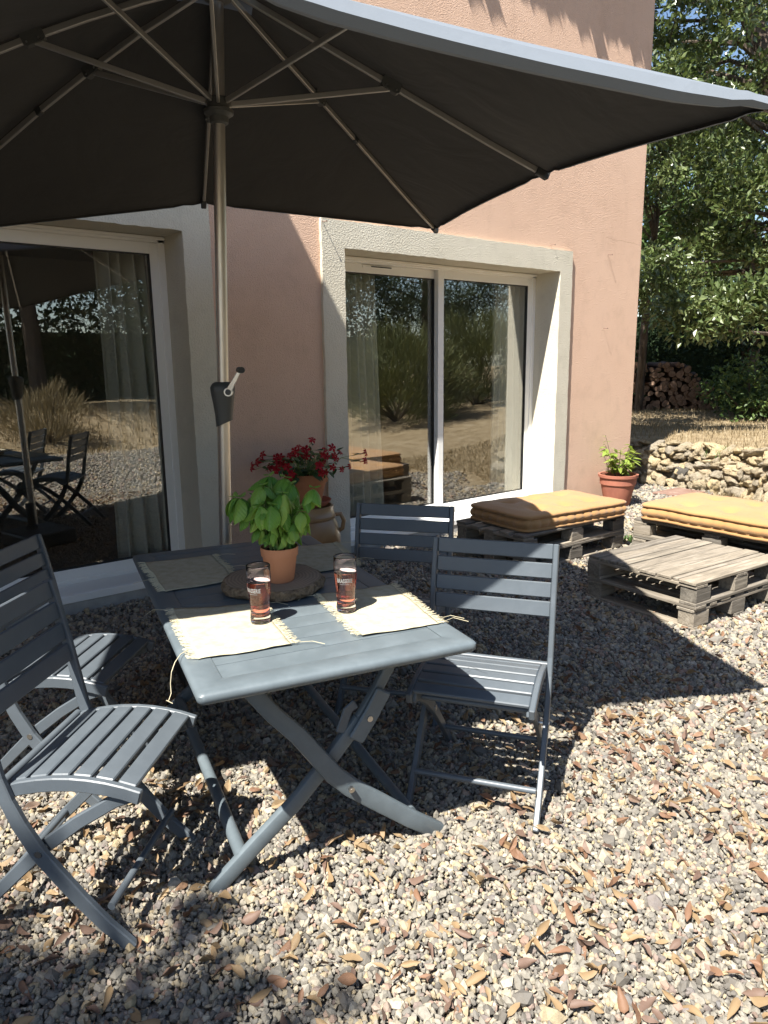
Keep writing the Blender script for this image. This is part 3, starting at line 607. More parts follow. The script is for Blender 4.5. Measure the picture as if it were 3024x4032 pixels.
# ------------------------------------------------------------------ parasol
UX, UY, TLX, TLY = 1.3907, 2.9059, .0014, -.0853
um = thing('parasol', (UX, UY, 0), 0, 'large dark grey parasol with aluminium ribs open over the table', 'parasol')
def upole(z): return Vector((TLX * z, TLY * z, z))
TIP = [Vector(t) - Vector((UX, UY, 0)) for t in ((2.628, 2.143, 2.211), (3.25, 3.50, 2.239), (1.856, 3.83, 2.278), (.50, 4.17, 2.03), (.22, 3.25, 2.25), (-.38, 1.87, 2.04), (.70, 1.42, 2.17), (1.935, .86, 2.02))]
APEX = upole(2.80); BOW = [0, 0, 0, .06, .04, .04, 0, 0]
def ribpt(i, u): return APEX.lerp(TIP[i], u) + Vector((0, 0, BOW[i] * 4 * u * (1 - u)))
MB().tube([upole(1.25), upole(1.9), upole(2.83)], .0235, 24).build('pole', m_alu, um, smooth=True)
lp = MB(); lp.tube([upole(0.02), upole(1.22)], .0262, 24); lp.tube([upole(1.06), upole(1.063)], .0266, 24); lp.build('pole', m_alu, um, smooth=True)
fr_, fr2_ = .488, .336
J = [ribpt(i, fr2_ if i % 2 else fr_) for i in range(8)]
HUB = upole(2.365)
# hub: crown with collar
hb = MB(); hb.lathe([(.026, -.055), (.034, -.05), (.036, -.03), (.055, -.018), (.056, -.006), (.042, 0), (.042, .035), (.028, .04)], 28); o = hb.build('hub', m_plastic2, um, smooth=True); o.location = HUB
hb = MB(); hb.lathe([(.024, -.04), (.05, -.03), (.05, .02), (.024, .03)], 24); o = hb.build('top_hub', m_plastic2, um, smooth=True); o.location = APEX - Vector((0, 0, .05))
def sidev(i):
    d = (TIP[i] - APEX); return d.cross(Vector((0, 0, 1))).normalized()
for i in range(8):
    off = Vector((0, 0, -.022)); d = (TIP[i] - APEX).normalized()
    MB().bar([APEX + off + d * .04] + [ribpt(i, u_) + off for u_ in (.2, .35, .5, .65, .8)] + [TIP[i] + off * .7 - d * .02], .015, .022, sidev(i)).build('rib', m_alu2, um, bevel=.002)
    jp = J[i] + off
    MB().bar([HUB + (jp - HUB).normalized() * .045 + Vector((0, 0, .01)), jp + Vector((0, 0, -.012))], .012, .02, sidev(i)).build('strut', m_alu2, um, bevel=.002)
    br = MB(); br.bar([jp - d * .04, jp - d * .03, jp + d * .03, jp + d * .04], .026, [.03, .046, .046, .03], sidev(i))
    for t_ in (-.022, .022):
        pt = jp + d * t_ - Vector((0, 0, .012)); br.tube([pt - sidev(i) * .0145, pt + sidev(i) * .0145], .004, 8, mi=1)
    br.build('bracket', [m_plastic2, m_steel], um, bevel=0)
    ec = MB().bar([TIP[i] + off * .7 - d * .05, TIP[i] + off * .7 + d * .012], .028, .034, sidev(i)); ec.build('end_cap', m_plastic, um, bevel=.004)
    if i % 2:
        pc = ribpt(i, .50) + off; MB().bar([pc - d * .015, pc + d * .015], .022, .03, sidev(i)).build('clip', m_plastic, um, bevel=.003)
# canopy panels: tensioned cloth, edges scooped in between the tips
def panel_pt(i, u, v):
    """u from apex 0 to hem 1, v from tip i to tip i+1"""
    a, b_ = TIP[i], TIP[(i + 1) % 8]; e = a.lerp(b_, v); s_ = 4 * v * (1 - v)
    bw = (BOW[i] * (1 - v) + BOW[(i + 1) % 8] * v) * 4 * u * (1 - u)
    c_ = APEX.lerp(e, u * (1 - .030 * s_ * u)); c_.z += bw + .012 * s_ * math.sin(math.pi * min(u, 1)) - .02 * s_ * u * u
    wv = mnoise.noise(Vector((i * 7.3 + v * 6, u * 3.0, 1.7))) * .005 * s_ * u * (1 - u * u * .7)
    pk = math.exp(-((v - .0) / .16) ** 2) * math.sin(v * 90 + u * 14) * .0042 * u ** 4 + math.exp(-((1 - v) / .16) ** 2) * math.sin(v * 95 - u * 11) * .0042 * u ** 4
    c_.z += wv + pk * (0 if v in (0, 1) else 1); return c_
NU, NV = 22, 26
for i in range(8):
    vs = [panel_pt(i, .10 + .90 * a / NU, b_ / NV) for a in range(NU + 1) for b_ in range(NV + 1)]
    fs = [(a * (NV + 1) + b_, a * (NV + 1) + b_ + 1, (a + 1) * (NV + 1) + b_ + 1, (a + 1) * (NV + 1) + b_) for a in range(NU) for b_ in range(NV)]
    # hem: cloth rolls over the edge - a lit outer band and a narrow turned-in fold
    ctr = (TIP[i] + TIP[(i + 1) % 8]) * .5 - APEX; outd = Vector((ctr.x, ctr.y, 0)).normalized()
    k0 = len(vs); hem = []
    for b_ in range(NV + 1):
        v = b_ / NV; s_ = min(1, 7 * v * (1 - v)) ; p = panel_pt(i, 1, v); ww = (.35 + .65 * s_) * (.76 if i in (5, 6) else .24)
        hem += [p, p + outd * .020 * ww + Vector((0, 0, -.002 * ww)), p + outd * .045 * ww + Vector((0, 0, -.046 * ww)), p + outd * .016 * ww + Vector((0, 0, -.064 * ww)), p - outd * .016 * ww + Vector((0, 0, -.056 * ww))]
    vs += hem; fs += [(k0 + b_ * 5 + q, k0 + b_ * 5 + q + 5, k0 + b_ * 5 + q + 6, k0 + b_ * 5 + q + 1) for b_ in range(NV) for q in range(4)]
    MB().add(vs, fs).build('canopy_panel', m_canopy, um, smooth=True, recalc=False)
# vent cap over the apex
vc = MB(); k_ = 24
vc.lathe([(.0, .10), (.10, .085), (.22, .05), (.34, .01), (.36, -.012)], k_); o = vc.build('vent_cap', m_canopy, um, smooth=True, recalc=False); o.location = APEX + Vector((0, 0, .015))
# crank housing with its handle
hz = 1.285; hp = upole(hz); fx = Vector((.83, -.56, 0)); fy = Vector((.56, .83, 0))
hs = MB(); prof = [(-.105, .034, .036), (-.07, .036, .038), (-.02, .042, .042), (.025, .049, .048), (.045, .050, .049), (.06, .041, .040), (.066, .030, .030)]; kk = 20; vs = []
for z, a, b2_ in prof:
    for j in range(kk):
        t_ = 2 * math.pi * j / kk; ex = abs(math.cos(t_)) ** .7 * (1 if math.cos(t_) >= 0 else -1); ey = abs(math.sin(t_)) ** .7 * (1 if math.sin(t_) >= 0 else -1)
        vs.append(hp + fx * (a * ex) + fy * (b2_ * ey) + Vector((TLX * z, 0, z + (.014 * ex if z < -.08 else 0))))
hs.add(vs, [(i * kk + j, i * kk + (j + 1) % kk, (i + 1) * kk + (j + 1) % kk, (i + 1) * kk + j) for i in range(len(prof) - 1) for j in range(kk)] + [tuple(range(kk - 1, -1, -1)), tuple((len(prof) - 1) * kk + j for j in range(kk))])
hous = hs.build('crank_housing', m_plastic2, um, smooth=True)
cb_ = -fy; pv = hp + fx * .030 + cb_ * .048 + Vector((0, 0, .026))
ca_ = MB(); e2 = pv + fx * .052 + cb_ * .018 + Vector((0, 0, .088)); ca_.tube([pv + cb_ * .004, pv + cb_ * .022], .019, 20)
ca_.bar([pv + cb_ * .016, pv + (e2 - pv) * .5 + cb_ * .012, e2 + cb_ * .004], .012, [.026, .018, .014], cb_)
cr_ = ca_.build('crank_arm', m_alu, um, smooth=True, bevel=.002)
kn = MB(); kn.tube([pv + cb_ * .020, pv + cb_ * .025], .012, 16); kn.tube([e2 - fx * .004 + cb_ * .004, e2 + fx * .012 + cb_ * .042], .0125, 16); kn.build('crank_knob', m_plastic, um, smooth=True)
# weighted base
ub = thing('weighted_stand', (UX + .01, UY + .06, 0), -.25, 'square black parasol base standing on the gravel under the table', 'parasol stand')
bs = MB().box((0, 0, .075), (.42, .42, .12)); bs.build('slab', m_plastic, ub, bevel=.02, seg=2)
MB().lathe([(.05, .13), (.05, .16), (.033, .17), (.033, .34), (.03, .345)], 20).build('sleeve', m_plastic, ub, smooth=True).location = (-.025, -.055, 0)

# ------------------------------------------------------------------ on the table
def placemat(c4, label, seed, wild=1.0):
    r_ = random.Random(seed); P = [Vector((x, y, TZ + .003)) for x, y in c4]; o = sum(P, Vector()) / 4
    t = thing('placemat', o, 0, label, 'placemat', 'frayed burlap placemats on the table')
    N, M = 26, 30
    def pt(u, v):
        p = P[0].lerp(P[3], u).lerp(P[1].lerp(P[2], u), v) - o
        p.z += .002 + .004 * wild * max(0, mnoise.noise(Vector((u * 3 + seed, v * 4, 0)))) + .0018 * mnoise.noise(Vector((u * 9, v * 9, seed)))
        p.x += .006 * mnoise.noise(Vector((v * 3, seed, 2))); p.y += .006 * mnoise.noise(Vector((u * 3, seed, 5))); return p
    m0, m1 = .075, .925
    vs = [pt(m0 + (m1 - m0) * i / N, j / M) for j in range(M + 1) for i in range(N + 1)]
    fs = [(j * (N + 1) + i, j * (N + 1) + i + 1, (j + 1) * (N + 1) + i + 1, (j + 1) * (N + 1) + i) for j in range(M) for i in range(N)]
    cl = MB().add(vs, fs).build('cloth', m_burlap, t, smooth='all', recalc=False); sm = cl.modifiers.new('thick', 'SOLIDIFY'); sm.thickness = .0016; sm.offset = 1
    fr = MB(); ud = (P[3] - P[0]).normalized(); vd = (P[1] - P[0]).normalized()
    for side in (0, 1):
        for k in range(150):
            v = (k + r_.random()) / 150; b_ = pt(m0 if side == 0 else m1, v); s_ = -1 if side == 0 else 1; L = r_.uniform(.012, .030); bend = r_.uniform(-.012, .012)
            pts = [b_ + Vector((0, 0, .001)), b_ + ud * (s_ * L * .55) + vd * bend * .3 + Vector((0, 0, r_.uniform(0, .004))), b_ + ud * (s_ * L) + vd * bend + Vector((0, 0, r_.uniform(-.001, .003)))]
            fr.tube(pts, .0007, 3, cap=False)
    for k in range(3):
        b_ = pt(m0 if k % 2 else m1, r_.choice((.02, .98, r_.random()))); s_ = -1 if k % 2 else 1; a = r_.uniform(-.5, .5)
        fr.tube([b_, b_ + ud * s_ * .03 + vd * .01 * a, b_ + ud * s_ * .06 + vd * .035 * a, b_ + ud * s_ * .085 + vd * .03], .0008, 4, cap=False)
    tag(fr.build('fringe', m_thread, t, recalc=False), kind='stuff'); return t
placemat([(.815, 2.11), (.705, 1.690), (.985, 1.605), (1.085, 1.965)], 'sunlit frayed burlap placemat under the left glass', 3)
placemat([(1.245, 1.930), (1.130, 1.545), (1.400, 1.460), (1.535, 1.845)], 'sunlit frayed burlap placemat under the right glass', 5)
placemat([(.950, 2.700), (.868, 2.295), (1.155, 2.255), (1.245, 2.625)], 'shaded frayed burlap placemat at the far left table corner', 8, 1.3)
placemat([(1.420, 2.560), (1.330, 2.165), (1.585, 2.110), (1.724, 2.460)], 'shaded frayed burlap placemat behind the basil pot', 12, 1.6)
# loose thread hanging over the near edge
th_ = MB(); th_.tube([(.742, 1.765, .674), (.70, 1.735, .676), (.672, 1.705, .672), (.655, 1.69, 0.655), (.650, 1.69, .625), (.648, 1.685, .60), (.638, 1.68, .585), (.632, 1.68, .588), (.645, 1.672, .578)], .0011, 5)
tag(th_.build('loose_thread', m_thread, None, smooth=True), 'single long pale thread dangling over the left edge of the table', 'thread')

# beer glasses
def gmat(name, col, rough, ior):
    m, n, l, b = mat(name, col, rough); b.inputs['Transmission Weight'].default_value = 1; b.inputs['IOR'].default_value = ior; return m
m_glass = gmat('clear_glass', (1, 1, 1), .0, 1.45); m_beer = gmat('red_beer', (.965, .35, .28), .0, 1.34)
m_foam, *_ = mat('foam', (.50, .38, .36), .9); m_print, *_ = mat('white_print', (.27, .26, .25), .7); m_rprint, *_ = mat('red_print', (.35, .03, .03), .6)
def gl_r(z): return float(np.interp(z, [0, .012, .03, .045, .07, .11, .14, .172], [.0295, .0300, .0285, .0282, .0305, .0345, .0358, .0352]))
def glass_of_beer(loc, rz, label):
    t = thing('beer_glass', loc, rz, label, 'glass', 'glasses of red beer on the table'); zz = [0, .004, .012, .02, .03, .045, .06, .075, .09, .11, .125, .14, .155, .170]
    prof = [(0, 0)] + [(gl_r(z), z) for z in zz] + [(gl_r(.172) - .0007, .1725)] + [(gl_r(z) - .0018, z) for z in reversed(zz) if z >= .02] + [(.0, .0185)]
    MB().lathe(prof, 48).build('glass', m_glass, t, smooth='all')
    lv = .122; ib = [(0, .0190)] + [(gl_r(z) - .0014, z) for z in (.0192, .022, .03, .045, .06, .075, .09, .11, lv)] + [(0, lv)]
    MB().lathe(ib, 48).build('beer', m_beer, t, smooth=True)
    fo = MB(); R = gl_r(lv) - .0022; rr = random.Random(int(rz * 100))
    for k in range(150):
        a = rr.uniform(0, 6.283); q = R - abs(rr.gauss(0, .0035)); s_ = rr.uniform(.0007, .0018); fo.add([(q * math.cos(a) + s_ * p[0], q * math.sin(a) + s_ * p[1], lv + .0012 + s_ * p[2] * .8) for p in ico], [tuple(f) for f in icf])
    for k in range(14):
        a = rr.uniform(0, 6.283); q = R * math.sqrt(rr.random()); s_ = rr.uniform(.0005, .0013); fo.add([(q * math.cos(a) + s_ * p[0], q * math.sin(a) + s_ * p[1], lv + .0008 + s_ * p[2] * .6) for p in ico], [tuple(f) for f in icf])
    fo.lathe([(R - .004, lv + .0006), (R + .0004, lv + .0022)], 48); tag(fo.build('foam', m_foam, t, smooth=True, recalc=False), kind='stuff')
    # printed word wrapped round the glass
    cu = bpy.data.curves.new('lettering', 'FONT'); cu.body = 'BRASSERIE'; cu.size = .0165; cu.align_x = 'CENTER'; cu.space_character = 1.02; cu.offset = .0004; cu.resolution_u = 3
    tmp = bpy.data.objects.new('lettering', cu); COL.objects.link(tmp); dg = bpy.context.evaluated_depsgraph_get(); me = bpy.data.meshes.new_from_object(tmp.evaluated_get(dg)); COL.objects.unlink(tmp); bpy.data.objects.remove(tmp)
    bm = bmesh.new(); bm.from_mesh(me); bmesh.ops.triangulate(bm, faces=bm.faces); bmesh.ops.subdivide_edges(bm, edges=[e for e in bm.edges if e.calc_length() > .004], cuts=2); 
    for v in bm.verts:
        z = .096 + v.co.y * 1.12; r_ = gl_r(z) + .0004; a = v.co.x * .66 / .0345; v.co = (r_ * math.sin(a), -r_ * math.cos(a), z)
    bm.to_mesh(me); bm.free(); me.materials.clear(); me.materials.append(m_print); link('lettering', me, t)
    ul = MB(); K = 14
    ul.add([((gl_r(z) + .0004) * math.sin(a), -(gl_r(z) + .0004) * math.cos(a), z) for z in (.0905, .0915) for a in np.linspace(-.45, .45, K)], [(i, i + 1, K + i + 1, K + i) for i in range(K - 1)]); ul.build('print_line', m_print, t, recalc=False)
    rp = MB()
    for row, zr in ((0, .052), (1, .048)):
        for k in range(16):
            if rr.random() < .15: continue
            a = -.42 + k * .056; hgt = rr.uniform(.0014, .0026) if row == 0 else .0011; aa = [a, a + .036]
            rp.add([((gl_r(z) + .0004) * math.sin(q), -(gl_r(z) + .0004) * math.cos(q), z) for z in (zr, zr + hgt) for q in aa], [(0, 1, 3, 2)])
    tag(rp.build('small_print', m_rprint, t, recalc=False), kind='stuff'); return t
vdir = lambda x, y: math.atan2(y, x) + math.pi / 2 + math.pi   # turns the print towards the camera side
glass_of_beer((.988, 1.822, TZ + .0075), math.atan2(1.822, .988) - math.pi / 2 - .62, 'glass of red beer nearest the table middle, its lettering turned to the left')
glass_of_beer((1.238, 1.735, TZ + .0075), math.atan2(1.735, 1.238) - math.pi / 2 - .08, 'glass of red beer on the right placemat, its lettering facing front')

# wood slice
ws = thing('wood_slice', (1.200, 2.102, TZ + .001), .3, 'round slice of tree trunk with bark under the basil pot', 'wood slice')
wob = lambda a, z: 1 + .035 * math.sin(3 * a + 1) + .025 * math.sin(5 * a) + .012 * math.sin(11 * a + z * 200)
wb = MB(); wb.lathe([(.158, .0), (.172, .006), (.176, .018), (.173, .030), (.165, .036)], 96, wob=lambda a, z: wob(a, z) * (1 + .03 * mnoise.noise(Vector((math.cos(a) * 12, math.sin(a) * 12, z * 90))))); wb.build('bark', m_bark, ws, smooth=True)
MB().lathe([(.163, .0355), (.155, .0375), (.08, .0378), (0, .0378)], 96, wob=wob).build('slice_face', m_slice, ws, smooth=True)

# leaf meshes
def leaf_mesh(name, L, Wd, m, cup=.3, bend=.4, nl=7, nw=4, fold=.2, tip=1.0, wave=0):
    vs = []
    for j in range(nl + 1):
        t = j / nl; wv = Wd * .5 * (math.sin(math.pi * min(1, t ** .8)) ** .75 * (1 - .25 * t * tip)) if 0 < t < 1 else Wd * .02
        for i in range(nw + 1):
            u = -1 + 2 * i / nw; x = wv * u; z = -cup * Wd * .25 * (u * u) * math.sin(math.pi * t) + fold * abs(x) - bend * L * t * t + wave * math.sin(t * 11 + u * 2) * abs(u)
            vs.append((x, L * t, z))
    fs = [(j * (nw + 1) + i, j * (nw + 1) + i + 1, (j + 1) * (nw + 1) + i + 1, (j + 1) * (nw + 1) + i) for j in range(nl) for i in range(nw)]
    return MB().add(vs, fs).mesh(name, m, smooth='all', recalc=False)

# basil
bp_ = thing('potted_basil', (1.196, 2.052, TZ + .0390), 0, 'bushy green basil in a terracotta coloured pot on the wood slice', 'potted plant')
MB().lathe([(0, .0), (.044, 0), (.046, .004), (.0575, .088), (.0615, .089), (.0635, .118), (.0600, .118), (.0585, .100), (0, .100)], 48).build('pot', m_plasticpot, bp_, smooth=True)
MB().lathe([(.058, .101), (.03, .106), (0, .107)], 32).build('soil', m_soil, bp_, smooth=True)
bm_ = [leaf_mesh('leaf', .082, .066, m_basil, 1.5, .35, 9, 6, fold=.0, wave=.0012), leaf_mesh('leaf', .068, .056, m_basil, 1.6, .6, 9, 6, fold=.0), leaf_mesh('leaf', .048, .036, m_basil, 1.0, .3, 7, 4, fold=.1), leaf_mesh('leaf', .076, .060, m_basil, 1.4, .8, 9, 6, fold=.0, wave=.0018)]
R_ = random.Random(21); nleaf = 0
stems = []
for k in range(14):
    a = k * 2.399 + .3; lean = R_.uniform(.02, .12) if k else .01; h = R_.uniform(.12, .225); x0, y0 = .028 * math.cos(a), .028 * math.sin(a)
    if k in (3, 8): h = .235
    dx = math.cos(a) * lean; dy = math.sin(a) * lean
    st = [Vector((x0 + dx * t * t, y0 + dy * t * t, .10 + h * t)) for t in (0, .25, .5, .75, 1)]; stems.append((st, a))
# one stem that leans out to the left of the picture
lv = Vector((-.78, .62, 0)); stems.append(([Vector((-.02, .01, .10)) + lv * (.115 * t ** 1.4) + Vector((0, 0, .185 * t)) for t in (0, .25, .5, .75, 1)], math.atan2(lv.y, lv.x)))
sm_ = MB()
for st, a in stems: sm_.tube(st, [.0032, .003, .0027, .0023, .0018], 6)
def put_leaf(p, az, pitch, scale, me, roll=0, par=bp_):
    o = link('leaf', me, par, p, rot=Euler((pitch, roll, az - math.pi / 2), 'XYZ'), scale=(scale,) * 3); return o
for st, a in stems:
    for t in (.28, .42, .56, .70, .85):
        i_ = t * 4; p = st[int(i_)].lerp(st[min(4, int(i_) + 1)], i_ - int(i_)); base = R_.uniform(0, 6.28)
        for q in range(2):
            az = base + q * math.pi + R_.uniform(-.3, .3); sc_ = R_.uniform(.5, .85) * (.62 + .45 * t); pe = Vector((math.cos(az), math.sin(az), .35)) * R_.uniform(.012, .03)
            sm_.tube([p, p + pe], [.0014, .0010], 4); put_leaf(p + pe, az, R_.uniform(-1.0, -.2), sc_, bm_[R_.choice((0, 1, 2, 3))], R_.uniform(-.3, .3))
    p = st[-1]; base = R_.uniform(0, 6.28)
    for q in range(4):
        az = base + q * math.pi / 2 + R_.uniform(-.3, .3); put_leaf(p + Vector((math.cos(az), math.sin(az), 0)) * .006, az, R_.uniform(-1.0, -.15), R_.uniform(.75, 1.05), bm_[R_.choice((0, 0, 1, 3))], R_.uniform(-.25, .25))
    for q in range(3):
        az = base + q * 2.1; put_leaf(p + Vector((0, 0, .006)), az, R_.uniform(.1, .8), R_.uniform(.35, .6), bm_[2])
sm_.build('stem', m_stem, bp_, smooth=True)

# ------------------------------------------------------------------ jar with saucer and pot of red flowers
jx, jy = 2.585, 4.03
jr = thing('clay_jar', (jx, jy, 0), 0, 'squat glazed brown clay jar standing against the pink wall', 'jar')
MB().lathe([(0, 0), (.13, 0), (.145, .02), (.185, .12), (.208, .22), (.212, .28), (.200, .345), (.178, .395), (.172, .405), (.182, .412), (.184, .43), (.174, .44), (.165, .47), (.168, .492), (.155, .495), (.15, .44), (0, .42)], 48).build('body', m_jar, jr, smooth=True)
ha = MB(); hd = Vector((.80, -.60, 0)).normalized()
ha.tube([hd * .17 + Vector((0, 0, .425)), hd * .215 + Vector((0, 0, .43)), hd * .235 + Vector((0, 0, .385)), hd * .225 + Vector((0, 0, .33)), hd * .196 + Vector((0, 0, .315))], [.014, .016, .015, .015, .017], 10); ha.build('handle', m_jar, jr, smooth=True)
sa_ = MB().lathe([(0, 0), (.125, 0), (.152, .028), (.156, .036), (.148, .036), (.122, .01), (0, .01)], 40).build('saucer', m_terra2, None, smooth=True); sa_.location = (jx, jy, .4965); tag(sa_, 'round clay saucer between the brown jar and the flower pot', 'saucer')
fp = thing('potted_flowers', (jx - .01, jy, .5075), 0, 'terracotta pot of crimson trumpet flowers on the clay jar', 'potted plant')
MB().lathe([(0, 0), (.092, 0), (.095, .005), (.130, .145), (.142, .147), (.148, .205), (.138, .205), (.134, .18), (0, .18)], 48).build('pot', m_terra, fp, smooth=True)
MB().lathe([(.134, .182), (0, .19)], 32).build('soil', m_soil, fp, smooth=True)
def flower_mesh():
    mb = MB()
    for k in range(5):
        a = k * 2 * math.pi / 5; c_, s_ = math.cos(a), math.sin(a)
        prof = [(0, 0, .001), (.25, .28, .006), (.55, .62, .009), (.8, .45, .006), (1.0, .04, -.002)]; vs = []
        for r_, w_, z in prof:
            R0 = r_ * .031; W0 = w_ * .016
            for q in (-1, 0, 1): x, y = R0, q * W0; vs.append((x * c_ - y * s_, x * s_ + y * c_, z + .003 * (q != 0)))
        mb.add(vs, [(i * 3 + j, i * 3 + j + 1, i * 3 + 4 + j, i * 3 + 3 + j) for i in range(4) for j in range(2)])
    mb.tube([(0, 0, -.035), (0, 0, -.015), (0, 0, .003)], [.002, .004, .007], 6, cap=False); return mb.mesh('flower', m_petal, smooth='all', recalc=False)
fm = flower_mesh(); dl = [leaf_mesh('leaf', .058, .030, m_darkleaf, .5, .35, fold=.25), leaf_mesh('leaf', .045, .024, m_darkleaf, .4, .1, fold=.3), leaf_mesh('leaf', .050, .028, m_darkleaf, .5, .6, fold=.15)]
R_ = random.Random(5); sm_ = MB(); vx = Vector((.836, -.549, 0))       # picture-right direction there
for k in range(58):
    a = R_.uniform(0, 6.283); rad = math.sqrt(R_.random()); e = Vector((math.cos(a), math.sin(a), 0)) * rad * .10
    L = R_.uniform(.12, .27); out = Vector((math.cos(a), math.sin(a), 0)) * rad; out += vx * vx.dot(out) * .35
    e1 = e + Vector((0, 0, .18)); e2 = e1 + out * L * .55 + Vector((0, 0, L * (.95 - .55 * rad))); e3 = e2 + out * L * .5 + Vector((0, 0, L * (.1 - .35 * rad * R_.random())))
    e1.y, e2.y, e3.y = min(e1.y, .2), min(e2.y, .22), min(e3.y, .24)
    sm_.tube([e1, e2, e3], [.003, .0022, .0014], 5)
    for q in range(4):
        t = R_.uniform(.25, 1); p = e1.lerp(e2, t) if R_.random() < .5 else e2.lerp(e3, t); az = R_.uniform(0, 6.283); o = put_leaf(p, az, R_.uniform(-.6, .6), R_.uniform(.9, 1.5), R_.choice(dl), R_.uniform(-.5, .5), fp)
    if k < 54 and R_.random() < .95:
        d = (out + Vector((-.35, -.55, R_.uniform(-.1, .7)))).normalized(); o = link('flower', fm, fp, e3 + d * .02); o.rotation_euler = d.to_track_quat('Z', 'Y').to_euler(); o.scale = (R_.uniform(.75, 1.1),) * 3
sm_.build('stem', m_stem, fp, smooth=True)

# terracotta pot with a young shrub by the house corner
pg = thing('potted_shrub', (6.24, 4.07, 0), 0, 'young bright green shrub in a terracotta pot at the house corner', 'potted plant')
MB().lathe([(0, 0), (.115, 0), (.12, .01), (.162, .215), (.172, .222), (.176, .285), (.190, .292), (.192, .318), (.172, .318), (.168, .27), (0, .27)], 48).build('pot', m_terra2, pg, smooth=True)
MB().lathe([(.168, .272), (0, .28)], 24).build('soil', m_soil, pg, smooth=True)
R_ = random.Random(9); sm_ = MB(); lf_m = leaf_mesh('leaf', .078, .044, m_lime, .4, .35, 4, 2, .2)
lv_, lfa = [], []
base_v = np.array([v.co[:] for v in lf_m.vertices]); base_f = np.array([p.vertices[:] for p in lf_m.polygons])
for k in range(15):
    a = R_.uniform(0, 6.28); h = R_.uniform(.18, .42); ln = R_.uniform(.03, .19); p0 = Vector((.03 * math.cos(a), .03 * math.sin(a), .27)); p1 = p0 + Vector((math.cos(a) * ln, math.sin(a) * ln, h)); p1.y = min(p1.y, .15)
    sm_.tube([p0, p0.lerp(p1, .5) + Vector((0, 0, .02)), p1], [.0045, .003, .002], 5)
    for q in range(13):
        t = R_.uniform(.3, 1); p = p0.lerp(p1, t); M_ = Euler((R_.uniform(-.5, .5), R_.uniform(-.4, .4), R_.uniform(0, 6.28))).to_matrix(); s_ = R_.uniform(.7, 1.25)
        lfa.append(base_f + len(lv_) * len(base_v)); lv_.append(base_v * s_ @ np.array(M_).T + np.array(p))
link('foliage', np_mesh('foliage', np.concatenate(lv_), np.concatenate(lfa), m_lime, True), pg); sm_.build('stem', m_trunk, pg, smooth=True)

# ------------------------------------------------------------------ pallets
def pallet_stack(loc, rz, LX, LY, label, boards, seed, m, crossed=False):
    t = thing('pallet_stack', loc, rz, label, 'pallet', 'pallet furniture on the gravel'); R_ = random.Random(seed); tb_ = .018; bh = .078
    z = .004
    for lay in range(2):
        turn = crossed and lay == 0; A_, B_ = (LY, LX) if turn else (LX, LY)
        P_ = (lambda a, b_: (b_, a)) if turn else (lambda a, b_: (a, b_)); q0 = math.pi / 2 if turn else 0
        rows = (-1, 1) if crossed and not turn else (-1, 0, 1)
        for r_ in rows:
            b_ = r_ * (B_ / 2 - .05); x, y = P_(0, b_ + R_.uniform(-.004, .004)); piece('bottom_board', (A_, .098, tb_), (x, y, z + tb_ / 2), m, t, (0, 0, q0 + R_.uniform(-.006, .006)))
        for ry in ((-1, 1) if crossed else (-1, 0, 1)):
            for rx in (-1, 0, 1):
                piece('block', (.135, .096, bh), (rx * (LX / 2 - .07) + R_.uniform(-.01, .01), ry * (LY / 2 - .05), z + tb_ + bh / 2), m_pallet2 if R_.random() < .6 else m_pallet, t, (0, 0, R_.uniform(-.03, .03)))
        for r_ in ((-1, 1) if turn else (-1, 0, 1)):
            a = r_ * (A_ / 2 - .055); x, y = P_(a, 0); piece('cross_board', (B_, .105, tb_), (x, y, z + tb_ + bh + tb_ / 2), m, t, (0, 0, q0 + math.pi / 2))
        zt = z + 2 * tb_ + bh; y_ = -B_ / 2; ws_ = boards if lay else [.10, .06, .09, .09, .10, .06, .10]; tot = sum(ws_)
        sc_ = min(1, (B_ - .010 * (len(ws_) - 1)) / tot); gap = (B_ - tot * sc_) / (len(ws_) - 1)
        for wd in ws_:
            x, y = P_(R_.uniform(-.004, .004), y_ + wd * sc_ / 2)
            piece('deck_board', (A_ + R_.choice((0, .006, -.008)), wd * sc_, tb_), (x, y, zt + tb_ / 2 + R_.uniform(-.003, .003)), m if R_.random() < .75 else m_pallet2, t, (R_.uniform(-.01, .01), 0, q0 + R_.uniform(-.004, .004))); y_ += wd * sc_ + gap
        z += 3 * tb_ + bh + .001
    return t
nine = [.115, .036, .098, .115, .088, .07, .043, .07, .085]
pallet_stack((4.011, 2.135, 0), -.085, .87, .72, 'low weathered pallet stack left bare as a coffee table', nine, 1, m_pallet, True)
pallet_stack((4.255, 3.405, 0), -.03, 1.14, .66, 'pallet stack under the half shaded cushion by the far glass door', [.10, .09, .10, .09, .10], 2, m_pallet)
pallet_stack((5.10, 2.335, 0), -1.585, 1.20, .74, 'grey pallet stack under the fully sunlit cushion beyond the coffee table', [.10, .10, .10, .10, .10], 3, m_pallet2)

